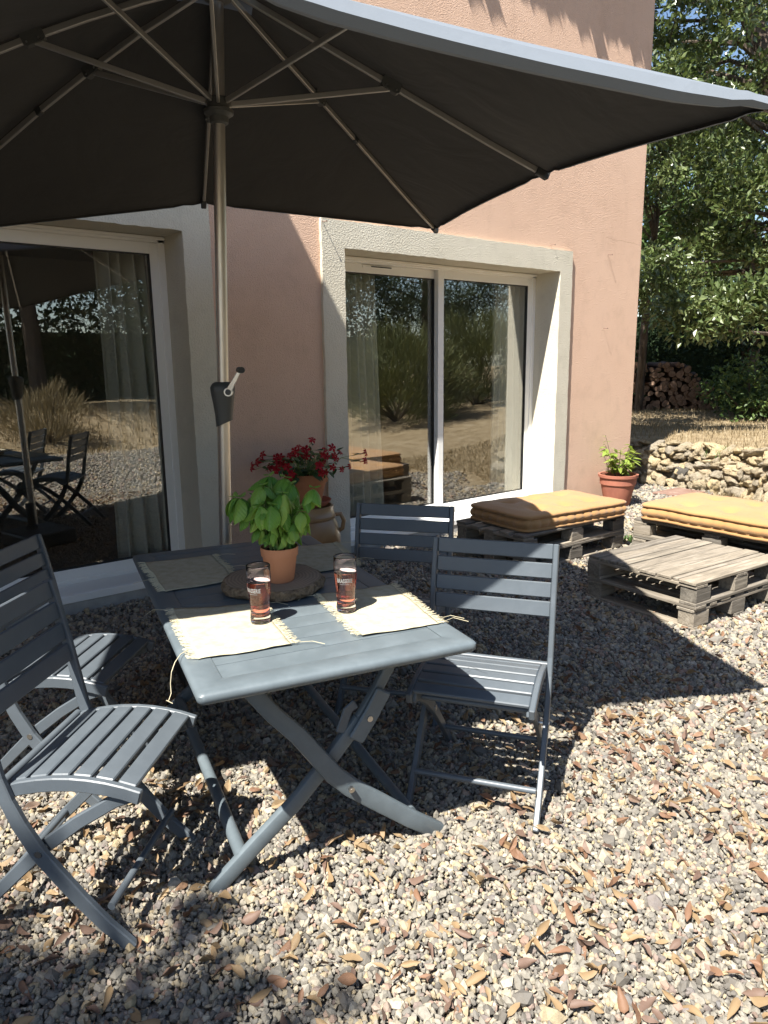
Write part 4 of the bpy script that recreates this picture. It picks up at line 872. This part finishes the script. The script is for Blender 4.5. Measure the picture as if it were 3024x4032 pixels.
def cushion(loc, rz, LX, LY, H, label, seed):
    N = 240; per = []; r = .06; R_ = random.Random(seed)
    def perim(s):  # rounded rectangle, s in 0..1
        a, b_ = LX / 2 - r, LY / 2 - r; segs = [2 * a, math.pi * r / 2, 2 * b_, math.pi * r / 2] * 2; T = sum(segs); d = s * T
        x, y, ang = -a, -LY / 2, 0
        for k, L in enumerate(segs):
            if d <= L or k == 7:
                if k % 2 == 0: return (x + math.cos(ang) * d, y + math.sin(ang) * d, ang - math.pi / 2)
                cx_, cy_ = x - math.sin(ang) * r, y + math.cos(ang) * r; an = ang - math.pi / 2 + d / r; return (cx_ + r * math.cos(an), cy_ + r * math.sin(an), an)
            if k % 2 == 0: x += math.cos(ang) * L; y += math.sin(ang) * L
            else: cx_, cy_ = x - math.sin(ang) * r, y + math.cos(ang) * r; ang += math.pi / 2; x, y = cx_ + r * math.cos(ang - math.pi / 2), cy_ + r * math.sin(ang - math.pi / 2)
            d -= L
    T = 2 * (LX + LY); npuff = round(T / .085); vs = []
    prof = [(-.035, .0), (-.004, .004), (.006, .012), (.004, .022), (-.008, .028), (.004, .04), (.012, .058), (.010, .075), (-.004, .092), (-.010, .097), (.002, .104), (.006, .115), (-.002, .125), (-.018, .129)]
    for po, pz in prof:
        for k in range(N):
            x, y, an = perim(k / N); ph = (k / N * npuff) % 1; pf = math.sin(math.pi * ph) ** .5; mid = 1 if .028 < pz < .097 else .35
            o_ = po + mid * .012 * (pf - 1) + .004 * mnoise.noise(Vector((k * .11, pz * 20, seed))); zz = pz * H / .129 + .006 * mnoise.noise(Vector((k * .05, seed, 3)))
            vs.append((x + math.cos(an) * o_, y + math.sin(an) * o_, zz))
    tufts = [(i * LX / 4, j * LY / 4.2) for i in (-1, 0, 1) for j in (-1, 1)]
    def topz(x, y):
        e = min(LX / 2 - abs(x), LY / 2 - abs(y)); z = H + .020 * (1 - math.exp(-max(0, e) / .10))
        for tx_, ty_ in tufts: d = math.hypot(x - tx_, y - ty_); z -= .034 * math.exp(-(d / .055) ** 2) + .006 * math.exp(-(d / .14) ** 2)
        return z + .010 * mnoise.noise(Vector((x * 5, y * 5, seed))) + .004 * mnoise.noise(Vector((x * 16, y * 9, seed)))
    RN = 16
    for q in range(1, RN + 1):
        f = 1 - q / (RN + .0)
        for k in range(N):
            x, y, an = perim(k / N); x -= math.cos(an) * .022; y -= math.sin(an) * .022; x *= f; y *= f; vs.append((x, y, topz(x, y)) if q > 0 else (x, y, H))
    rows = len(prof) + RN; fs = [(i * N + j, i * N + (j + 1) % N, (i + 1) * N + (j + 1) % N, (i + 1) * N + j) for i in range(rows - 1) for j in range(N)]; fs.append(tuple(range(N - 1, -1, -1)))
    o = MB().add(vs, fs).build('cushion', m_cushion, None, smooth='all', recalc=False); o.location = loc; o.rotation_euler = (0, 0, rz); return tag(o, label, 'cushion', 'mustard mattress cushions on the pallets')
zc = .004 + 2 * (.132 + .001)
cushion((4.285, 3.37, zc + .001), -.115, 1.04, .62, .118, 'mustard tufted cushion half in parasol shade by the far glass door', 4)
cushion((5.06, 2.30, zc + .001), -1.60, 1.16, .72, .122, 'mustard tufted cushion lying wholly in the sun beyond the coffee table', 8)

# ------------------------------------------------------------------ dry-stone wall
def rock_mesh(seed, sub=3):
    bm = bmesh.new(); bmesh.ops.create_icosphere(bm, subdivisions=sub, radius=.5)
    for v in bm.verts:
        p = v.co.copy(); q = Vector((math.copysign(abs(p.x * 2) ** .8, p.x), math.copysign(abs(p.y * 2) ** .8, p.y), math.copysign(abs(p.z * 2) ** .8, p.z))) * .5
        v.co = q * (1 + .40 * mnoise.noise(p * 2.4 + Vector((seed * 3.1, 0, 0))) + .38 * mnoise.noise(p * 6.5 + Vector((0, seed * 2.7, 0))))
    me = bpy.data.meshes.new('stone'); bm.to_mesh(me); bm.free(); me.polygons.foreach_set('use_smooth', [True] * len(me.polygons)); me.materials.append(m_rock); return me
rocks = [rock_mesh(k) for k in range(9)]; darkrock = rock_mesh(20); darkrock.materials.clear(); darkrock.materials.append(m_rockdark)
sw = thing('stone_wall', (7.74, 4.4, 0), 0, 'low dry stone retaining wall of rough cream limestone', 'stone wall'); R_ = random.Random(31)
ys_ = np.linspace(2.75, 7.2, 200); xs_ = wall_x(ys_); arc = np.concatenate([[0], np.cumsum(np.hypot(np.diff(xs_), np.diff(ys_)))])
z = -.03
for row, hgt in enumerate((.12, .09, .08, .075, .08, .07, .06)):
    s_ = R_.uniform(-.1, 0)
    while s_ < arc[-1]:
        big = R_.random() < .16; wd = R_.uniform(.17, .25) if big else R_.uniform(.065, .14); wd *= 1.2 if row == 0 else 1; y = np.interp(s_ + wd / 2, arc, ys_); x = np.interp(s_ + wd / 2, arc, xs_); fade = min(1, max(.0, (y - 2.6) / .6))
        hh_ = hgt * R_.uniform(.8, 1.45) * (1.25 if big else 1); zz = z + .04 * mnoise.noise(Vector((s_ * 2.1, row * 4.0, 1))) * (row > 0)
        if zz + hgt * .5 < .42 * fade + .1:
            dk = row == 1 and abs(y - 4.32) < .1
            if dk: wd, hh_ = .27, .16
            o = link('stone', darkrock if dk else R_.choice(rocks), sw, (x - 7.74 - .05 + row * .02 + R_.uniform(-.03, .03), y - 4.4, zz + hgt / 2 + R_.uniform(-.02, .02)))
            o.rotation_euler = (R_.uniform(-.5, .5), R_.uniform(-.4, .4), R_.choice((0, math.pi)) + R_.uniform(-.4, .4)); o.scale = (.20, wd * 1.15, hh_)
        s_ += wd * .97
    z += hgt * .86
# tufts on the wall head and weeds in the gravel
def blades(name, spots, m, hmin, hmax, wd, label, cat=None, kind=None, parent=None):
    P = np.array(spots, float); N = len(P); a = rg.uniform(0, 6.283, N); h = rg.uniform(hmin, hmax, N); ln = rg.uniform(.1, .9, N) * h; w_ = wd * rg.uniform(.6, 1.4, N)
    d = np.stack([np.cos(a), np.sin(a), 0 * a], -1); s_ = np.stack([-np.sin(a), np.cos(a), 0 * a], -1); up = np.array([0, 0, 1.0])
    v0 = P - s_ * w_[:, None]; v1 = P + s_ * w_[:, None]; mid = P + d * (ln * .35)[:, None] + up * (h * .62)[:, None]; v2 = mid + s_ * (w_ * .7)[:, None]; v3 = mid - s_ * (w_ * .7)[:, None]; v4 = P + d * ln[:, None] + up * h[:, None]
    V = np.stack([v0, v1, v2, v3, v4], 1).reshape(-1, 3); b_ = 5 * np.arange(N)[:, None]
    F = np.concatenate([b_ + [0, 1, 2], b_ + [0, 2, 3], b_ + [3, 2, 4]]); o = link(name, np_mesh(name, V, F, m), parent)
    if parent is None: tag(o, label, cat, None, kind)
    return o
for (yy, lab) in ((4.05, 'green grass tuft on the stone wall head, left one'), (3.85, 'green grass tuft on the stone wall head, right one')):
    x = float(wall_x(yy)) + .06; sp_ = [(x + rg.normal() * .05, yy + rg.normal() * .06, float(ground_z(x + .05, yy)) - .01) for _ in range(70)]; blades('grass_tuft', sp_, m_weed, .05, .14, .004, lab, 'grass tuft')
wx, wy = 5.03, 3.16
blades('weed', [(wx + rg.normal() * .06, wy + rg.normal() * .035, .0) for _ in range(90)], m_weed, .02, .06, .006, 'small green weed in the gravel at the end of the half shaded bench', 'weed')
# rusty plate in front of the stone wall
pl = MB(); pl.add([(x, y, z) for z in (.008, .028) for x, y in ((7.03, 4.16), (7.06, 3.88), (7.48, 3.80), (7.50, 4.13))], [(3, 2, 1, 0), (4, 5, 6, 7), (0, 1, 5, 4), (1, 2, 6, 5), (2, 3, 7, 6), (3, 0, 4, 7)])
tag(pl.build('flat_plate', m_rust, None, bevel=.003), 'flat reddish brown plate lying on the gravel before the stone wall', 'plate')

# dry grass: blades over the terrace and the strip in front of the wall
pts = []
N = 26000; A = rg.uniform(7.5, 14.5, N); B = rg.uniform(2.6, 9.5, N); k = (A > wall_x(B) + .1); A, B = A[k], B[k]; pts.append(np.stack([A, B, ground_z(A, B) - .012], -1))
N = 12000; A = rg.uniform(5.9, 9.5, N); B = rg.uniform(1.0, 3.9, N); k = (A > 6.4 + .3 * np.sin(B * 3) + np.maximum(B - 3.2, 0) * 1.2) & ((A < wall_x(B) - .02) | (B < 2.8)); A, B = A[k], B[k]; pts.append(np.stack([A, B, ground_z(A, B) - .012], -1))
N = 14000; A = rg.uniform(-1, 9, N); B = rg.uniform(-7.5, -3.2, N); k = B < -3.5 + .4 * np.sin(A * 2); A, B = A[k], B[k]; pts.append(np.stack([A, B, ground_z(A, B) - .012], -1))
blades('bank_grass', pts.pop(), m_drygrass, .04, .13, .007, 'coarse tufted dry grass on the bank behind the yard', None, 'stuff')
blades('dry_grass', np.concatenate(pts), m_drygrass, .02, .075, .004, 'short straw coloured dry grass on the terrace and bank', None, 'stuff')

# ------------------------------------------------------------------ log pile
lg = thing('log_pile', (12.3, 7.3, float(ground_z(12.3, 7.3))), 0, 'stacked firewood logs in front of the dark hedge', 'log pile'); R_ = random.Random(14)
def log_mesh(k):
    mb = MB(); wob = lambda a, z: 1 + .10 * math.sin(2 * a + k) + .07 * math.sin(3 * a + 2 * k); pr = [(.05, -.25), (.05, .25)]; kk = 11; vs = []
    for r, z in pr: vs += [(r * wob(2 * math.pi * j / kk, z) * math.cos(2 * math.pi * j / kk), z, r * wob(2 * math.pi * j / kk, z) * math.sin(2 * math.pi * j / kk)) for j in range(kk)]
    mb.add(vs, [(j, (j + 1) % kk, kk + (j + 1) % kk, kk + j) for j in range(kk)]); mb.add(vs[:kk], [tuple(range(kk))], 1); mb.add(vs[kk:], [tuple(range(kk - 1, -1, -1))], 1); return mb.mesh('log', [m_log, m_logend], recalc=True)
logs = [log_mesh(k) for k in range(6)]
pd = Vector((.62, -.79, 0))         # pile runs to picture right; ends face the camera
nrow = 10
for row in range(nrow):
    L0 = -.9; L1 = 1.05 * (1 - (row / nrow) ** 1.6 * .72); s_ = L0 + R_.uniform(0, .05)
    while s_ < L1:
        r = R_.uniform(.55, 1.35); p = pd * s_ + Vector((R_.uniform(-.05, .05), R_.uniform(-.05, .05), .05 + row * .083 + R_.uniform(-.012, .012)))
        o = link('log', R_.choice(logs), lg, p); o.scale = (r, 1, r * R_.uniform(.85, 1.1)); o.rotation_euler = (R_.uniform(-.06, .06), R_.uniform(0, 3), math.atan2(pd.y, pd.x) + R_.uniform(-.3, .3)); s_ += .094 * r
for k in range(4):
    o = link('log', R_.choice(logs), lg, pd * R_.uniform(-.9, -.2) + Vector((0, 0, .93 + R_.uniform(0, .05)))); o.rotation_euler = (R_.uniform(-.1, .3), 0, R_.uniform(0, 3)); o.scale = (.55, 1.2, .55)

# ------------------------------------------------------------------ vegetation
def leaf_cloud(centres, radii, per, size, aspect=.55, flat=.6, upbias=.4, droop=0, dirs=None, long=1.0):
    C_ = np.repeat(np.array(centres, float), per, 0); Rr = np.repeat(np.array(radii, float), per, 0); N = len(C_)
    d = rg.normal(size=(N, 3)); d /= np.linalg.norm(d, axis=1)[:, None]; rr = rg.random(N) ** .42
    if Rr.ndim == 1: Rr = np.stack([Rr, Rr, Rr * flat], -1)
    P = C_ + d * rr[:, None] * Rr
    ax = rg.normal(size=(N, 3)) * .8 + d * .9 + np.array([0, 0, -droop]); 
    if dirs is not None: ax = np.repeat(np.array(dirs, float), per, 0) + rg.normal(size=(N, 3)) * .22
    ax /= np.linalg.norm(ax, axis=1)[:, None]
    nn = rg.normal(size=(N, 3)); nn[:, 2] = np.abs(nn[:, 2]) + upbias; sd = np.cross(ax, nn); sd /= np.linalg.norm(sd, axis=1)[:, None] + 1e-9; nn = np.cross(sd, ax)
    L = size * rg.uniform(.6, 1.35, N) * long; W_ = L * aspect * .5 / long
    v0 = P; v1 = P + ax * (L * .5)[:, None] + sd * W_[:, None] + nn * (W_ * .35)[:, None]; v2 = P + ax * L[:, None]; v3 = P + ax * (L * .5)[:, None] - sd * W_[:, None] + nn * (W_ * .35)[:, None]
    V = np.stack([v0, v1, v2, v3], 1).reshape(-1, 3); b_ = 4 * np.arange(N)[:, None]; return V, np.concatenate([b_ + [0, 1, 2], b_ + [0, 2, 3]])
def cloud_mesh(name, parts, m):
    Vs, Fs, o = [], [], 0
    for V, F in parts: Vs.append(V); Fs.append(F + o); o += len(V)
    return np_mesh(name, np.concatenate(Vs), np.concatenate(Fs), m)
def clumps(c, r, n, seed, shell=.5):
    R0 = np.random.default_rng(seed); d = R0.normal(size=(n, 3)); d /= np.linalg.norm(d, axis=1)[:, None]; q = shell + (1 - shell) * R0.random(n) ** .6; return np.array(c) + d * q[:, None] * np.array(r)
def trunk(pts, rad, limbs, parent, seed):
    R0 = random.Random(seed); mb = MB(); mb.tube(pts, rad, 12)
    top = [Vector(p) for p in pts]
    for tgt in limbs:
        hz_ = [p.z for p in top]; zt_ = max(hz_[0] + .5, tgt[2] - .35 * math.hypot(tgt[0] - top[-1].x, tgt[1] - top[-1].y)); t = float(np.interp(zt_, hz_, np.linspace(0, 1, len(hz_)))) * .97; i_ = t * (len(top) - 1); s0 = top[int(i_)].lerp(top[min(len(top) - 1, int(i_) + 1)], i_ - int(i_)); r0 = min(.05, rad[int(i_)] * .35); tg = Vector(tgt); m1 = s0.lerp(tg, .5) + Vector((R0.uniform(-.2, .2), R0.uniform(-.2, .2), R0.uniform(0, .35)))
        mb.tube([s0, s0.lerp(m1, .5), m1, m1.lerp(tg, .5), tg], [r0, r0 * .8, r0 * .55, r0 * .35, r0 * .15], 6)
    return mb.build('trunk', m_trunk, parent, smooth=True)
def tree(name, base, label, group, blobs, leafm, size, per, seed, tpts, trad, cr=.42, cat='tree', aspect=.55, nl=14, needle=False, shell=.5):
    bz = float(ground_z(base[0], base[1])); t = thing(name, (base[0], base[1], bz - .05), 0, label, cat, group); off = np.array([base[0], base[1], bz - .05]); cs = []
    for k, (c_, r_, n_) in enumerate(blobs): cs.append(clumps(np.array(c_) - off, r_, n_, seed * 10 + k, shell))
    C_ = np.concatenate(cs); R0 = np.random.default_rng(seed); rr = cr * R0.uniform(.6, 1.3, len(C_))
    parts = [leaf_cloud(C_, rr, per, size, aspect, .65, long=2.6 if needle else 1.0)]
    link('crown', cloud_mesh('crown', parts, leafm), t); sel = C_[R0.choice(len(C_), min(nl, len(C_)), False)]
    trunk([Vector(p) - Vector(off) for p in tpts], trad, [tuple(p) for p in sel], t, seed); return t

G_ = 'trees behind the house corner'
tree('oak_tree', (12.0, 4.4), 'large leafy oak with leaning trunk, its lit branches reaching over the terrace', G_,
     [((10.9, 5.4, 5.4), (2.1, 1.9, 2.1), 120), ((10.0, 6.1, 6.5), (1.1, 1.1, 1.2), 40), ((10.6, 6.0, 3.6), (1.6, 1.5, .9), 24), ((10.6, 4.8, 3.2), (1.0, 1.0, .9), 48), ((9.35, 4.55, 2.0), (.40, .40, .34), 16), ((8.75, 4.95, 1.95), (.30, .35, .28), 8), ((9.6, 5.6, 2.5), (.8, .7, .4), 22)],
     m_oak, .088, 120, 3, [(12.0, 4.4, .4), (11.7, 4.6, 2.4), (11.35, 5.0, 4.4), (11.1, 5.3, 5.6), (10.8, 5.7, 6.6), (10.5, 6.0, 7.4)], [.24, .2, .17, .15, .11, .05], .29, nl=34, shell=.25)
tree('oak_tree', (11.7, 7.3), 'slender oak rising at the very edge of the house with sky between its leaves', G_,
     [((11.3, 6.7, 5.2), (1.4, 1.2, 1.6), 46), ((10.9, 6.5, 3.3), (1.0, .7, .7), 9), ((9.7, 6.9, 4.7), (1.3, 1.1, 1.1), 60), ((9.3, 6.0, 5.6), (.9, .9, .9), 24)], m_oak, .085, 75, 4, [(11.7, 7.3, .4), (11.6, 7.2, 2.2), (11.45, 7.0, 4.0), (11.3, 6.8, 6.0)], [.075, .065, .05, .02], .32, nl=20, shell=.2)  # crown part hidden behind the house is added to shade the log pile
tree('pine_tree', (17.5, 9.6), 'light green pine showing between the oak branches', G_,
     [((17.4, 9.6, 4.4), (1.5, 1.5, 2.3), 60), ((17.4, 9.6, 7), (1.0, 1.0, 1.4), 26)], m_bush, .14, 90, 5, [(17.5, 9.6, .4), (17.4, 9.6, 4), (17.4, 9.6, 8)], [.2, .14, .04], .5, needle=True)
tree('dark_tree', (16.6, 6.4), 'dark dense tree standing in the shade behind the oak', G_,
     [((16.6, 6.4, 2.6), (1.9, 1.9, 1.2), 70)], m_hedge, .10, 95, 6, [(16.6, 6.4, .4), (16.6, 6.4, 1.6), (16.6, 6.4, 3)], [.2, .15, .05], .55)
tree('ivy_clad_tree', (12.75, 5.85), 'dark ivy covered trunk in the shade right of the log pile', G_,
     [((12.75, 5.85, 1.5), (.5, .5, 1.1), 46)], m_hedge, .08, 90, 7, [(12.75, 5.85, .4), (12.7, 5.9, 2), (12.6, 6.0, 3.6)], [.16, .14, .1], .26, nl=4)
def bush(name, base, label, group, c, r, n_, per, leafm, size, cr, seed, cat='bush', needle=False, aspect=.55):
    bz = float(ground_z(base[0], base[1])) - .03; t = thing(name, (base[0], base[1], bz), 0, label, cat, group); C_ = clumps((0, 0, c), r, n_, seed, .35)
    C_ = C_[C_[:, 2] > .05]; dirs = None
    if needle: dirs = C_ - np.array([0, 0, -.3]); dirs /= np.linalg.norm(dirs, axis=1)[:, None]
    link('foliage', cloud_mesh('foliage', [leaf_cloud(C_, np.full(len(C_), cr), per, size, aspect, .9, long=3.2 if needle else 1, dirs=dirs)], leafm), t)
    mb = MB(); R0 = random.Random(seed)
    for k in range(0, len(C_), max(1, len(C_) // 14)): mb.tube([(R0.uniform(-.06, .06), R0.uniform(-.06, .06), 0), tuple(C_[k] * .5), tuple(C_[k])], [.022, .014, .006], 5)
    mb.build('stem', m_trunk, t, smooth=True); return t
bush('shrub', (11.75, 5.35), 'low leafy shrub in broken sun at the foot of the ivy covered trunk', None, .45, (.75, .7, .5), 36, 60, m_bush, .085, .22, 41)
bush('shrub', (12.2, 4.75), 'bright yellow green low plant at the right end of the terrace', None, .2, (.5, .45, .25), 16, 50, m_lime, .07, .16, 42)
bush('shrub', (15.1, 11.0), 'bright lime green bush glimpsed over the hedge beside the house corner', None, 1.5, (.9, .9, 1.2), 40, 60, m_lime, .09, .3, 43)
# hedge behind the log pile
hd_ = thing('hedge', (13.8, 7.6, float(ground_z(13.8, 7.6)) - .05), 0, 'tall dark clipped hedge behind the log pile', 'hedge')
hdir = np.array([.50, -.866]); hC = []
for k in range(520):
    s_ = rg.uniform(-4.5, 6.5); tt = rg.uniform(-.45, .45); zz = rg.uniform(.1, 1.9); hC.append((hdir[0] * s_ + .866 * tt, hdir[1] * s_ + .5 * tt, zz))
link('foliage', cloud_mesh('foliage', [leaf_cloud(np.array(hC), np.full(len(hC), .34), 62, .07, .6, .9)], m_hedge), hd_)
hb_ = MB(); hb_.box((hdir[0] * 1 + .25, hdir[1] * 1 + .15, .9), (11, .5, 1.75), Matrix.Rotation(math.atan2(hdir[1], hdir[0]), 3, 'Z')); hb_.build('hedge_core', m_hedge, hd_)

# vegetation behind the camera, seen mirrored in the glass and casting shade
G2 = 'broom bushes along the dry grass'
for k, (x, y, s_, lab) in enumerate(((9.4, -2.0, 1.0, 'olive broom bush mirrored in the left pane of the far door'), (11.9, -2.3, 1.1, 'olive broom bush mirrored in the right pane of the far door'), (7.4, -4.6, .9, 'olive broom bush standing left of the pair mirrored in the far door'))):
    bush('broom_bush', (x, y), lab, G2, .78 * s_, (1.3 * s_, 1.3 * s_, .98 * s_), 210, 110, m_broom, .05, .30, 51 + k, needle=True, aspect=.26)
bush('dry_shrub', (3.4, -4.4), 'spiky half dry shrub on the grassy bank behind the yard', None, .35, (.65, .6, .55), 60, 80, m_dryplant, .055, .2, 57, needle=True, aspect=.16)
bush('shrub', (2.3, -5.4), 'small green shrub on the shaded bank behind the yard', None, .3, (.5, .5, .4), 26, 50, m_bush, .07, .18, 58)
G3 = 'trees behind the yard'
TR = [(-1.5, -9.5), (1.6, -8.2), (4.2, -8.8), (6.6, -7.4), (9.8, -6.2), (13.4, -5.6), (15.2, -3.2), (18.5, 0.0)]
for k, (x, y) in enumerate(TR):
    h = (6.2 if k < 3 else 3.9) + (k * 37 % 5) * .35
    tree('umbrella_pine' if k % 2 else 'pine_tree', (x, y), ['dark pine at the far left of the wood behind the yard', 'pine with bare lower trunk behind the grassy bank', 'dense pine in the middle of the wood behind the yard', 'leaning pine behind the broom bushes', 'dark pine above the olive broom bushes', 'tall pine right of the broom bushes with sky beside it', 'pine at the right end of the dry grass', 'last pine beyond the dry grass on the right'][k], G3,
         [((x, y, h), (2.1, 2.0, 1.3), 70), ((x + .4, y - .3, h - 1.6), (1.8, 1.6, .8), 40)], m_pine, .13, 75, 60 + k, [(x + .2, y, .4), (x + .1, y, h * .5), (x, y, h)], [.2, .15, .06], .5, needle=True, aspect=.2)
bk = thing('hedge', (4, -11.2, .5), 0, 'long dark hedge closing the wood behind the yard', 'hedge'); hC = [(rg.uniform(-9, 13), rg.uniform(-.7, .7), rg.uniform(.1, 5.0)) for _ in range(850)]
link('foliage', cloud_mesh('foliage', [leaf_cloud(np.array(hC), np.full(len(hC), .62), 42, .17, .6, .9)], m_hedge), bk); MB().box((1, -.3, .9), (23, .4, 1.8)).build('hedge_core', m_hedge, bk)
# tree whose crown shades the lower left of the gravel
tree('plane_tree', (-5.6, -1.2), 'leafy tree left of the yard whose shadow reaches the nearest chair', None,
     [((-4.78, -.66, 6.6), (1.2, 1.4, .7), 420), ((-5.9, -.6, 6.2), (1.2, 1.2, 1.0), 40)], m_oak, .155, 90, 81, [(-5.6, -1.2, .3), (-5.5, -1.2, 3), (-5.2, -1.2, 6)], [.22, .17, .08], .4, nl=20, shell=.1)

# ------------------------------------------------------------------ fallen leaves
LM = []
for mm in (m_dryleaf_tan, m_dryleaf_red, m_dryleaf_brown):
    LM.append([leaf_mesh('fallen_leaf', L, W_, mm, cup, bd, 6, 2, fd, wave=.0025) for L, W_, cup, bd, fd in ((.064, .026, .9, .3, .5), (.055, .028, -1.8, -.35, .2), (.072, .022, .2, .15, 1.0), (.046, .025, 1.8, .6, .2), (.060, .020, -.6, .45, .8), (.058, .030, 1.2, -.2, -.4))])
labs = ('dry tan leaf lying curled on the gravel', 'dry rusty orange leaf lying curled on the gravel', 'dry dark brown leaf lying curled on the gravel'); grps = ('tan fallen leaves', 'rusty fallen leaves', 'brown fallen leaves')
cand = []
R_ = random.Random(77)
while len(cand) < 1900:
    x, y = R_.uniform(-.3, 5.6), R_.uniform(.4, 3.4)
    if not in_view(np.array([x]), np.array([y]), .1)[0]: continue
    d = math.hypot(x, y); dens = .25 + .75 * (1 if (y < 2.1 and d < 3.2) else .35) * (.12 + .88 * min(1, max(0, 1.6 * mnoise.noise(Vector((x * 2.6, y * 2.6, 4))) + .42)))
    if R_.random() < dens * min(1, 2.2 / d): cand.append((d, x, y))
cand.sort(); Vl, Fl, o_ = [], [], 0
for k, (d, x, y) in enumerate(cand):
    c_ = 0 if R_.random() < .46 else (1 if R_.random() < .5 else 2); me = R_.choice(LM[c_]); rot = Euler((R_.uniform(-.55, .55), R_.uniform(-1.0, 1.0), R_.uniform(0, 6.283))); s_ = R_.uniform(.5, 1.0); z = .014 + R_.uniform(0, .010)
    if k < 300:
        o = link('fallen_leaf', me, None, (x, y, z), rot=rot, scale=(s_,) * 3); tag(o, labs[c_], 'leaf', grps[c_])
    else:
        bv = np.array([v.co[:] for v in me.vertices]) * s_ @ np.array(rot.to_matrix()).T + np.array([x, y, z]); Vl.append((c_, bv, np.array([p.vertices[:] for p in me.polygons])))
for c_, nm in ((0, 'tan'), (1, 'rusty'), (2, 'brown')):
    sel = [(v, f) for q, v, f in Vl if q == c_]; o = link('leaf_litter', cloud_mesh('leaf_litter', sel, (m_dryleaf_tan, m_dryleaf_red, m_dryleaf_brown)[c_])); tag(o, 'scattered small %s dry leaves farther back on the gravel' % nm, None, None, 'stuff')
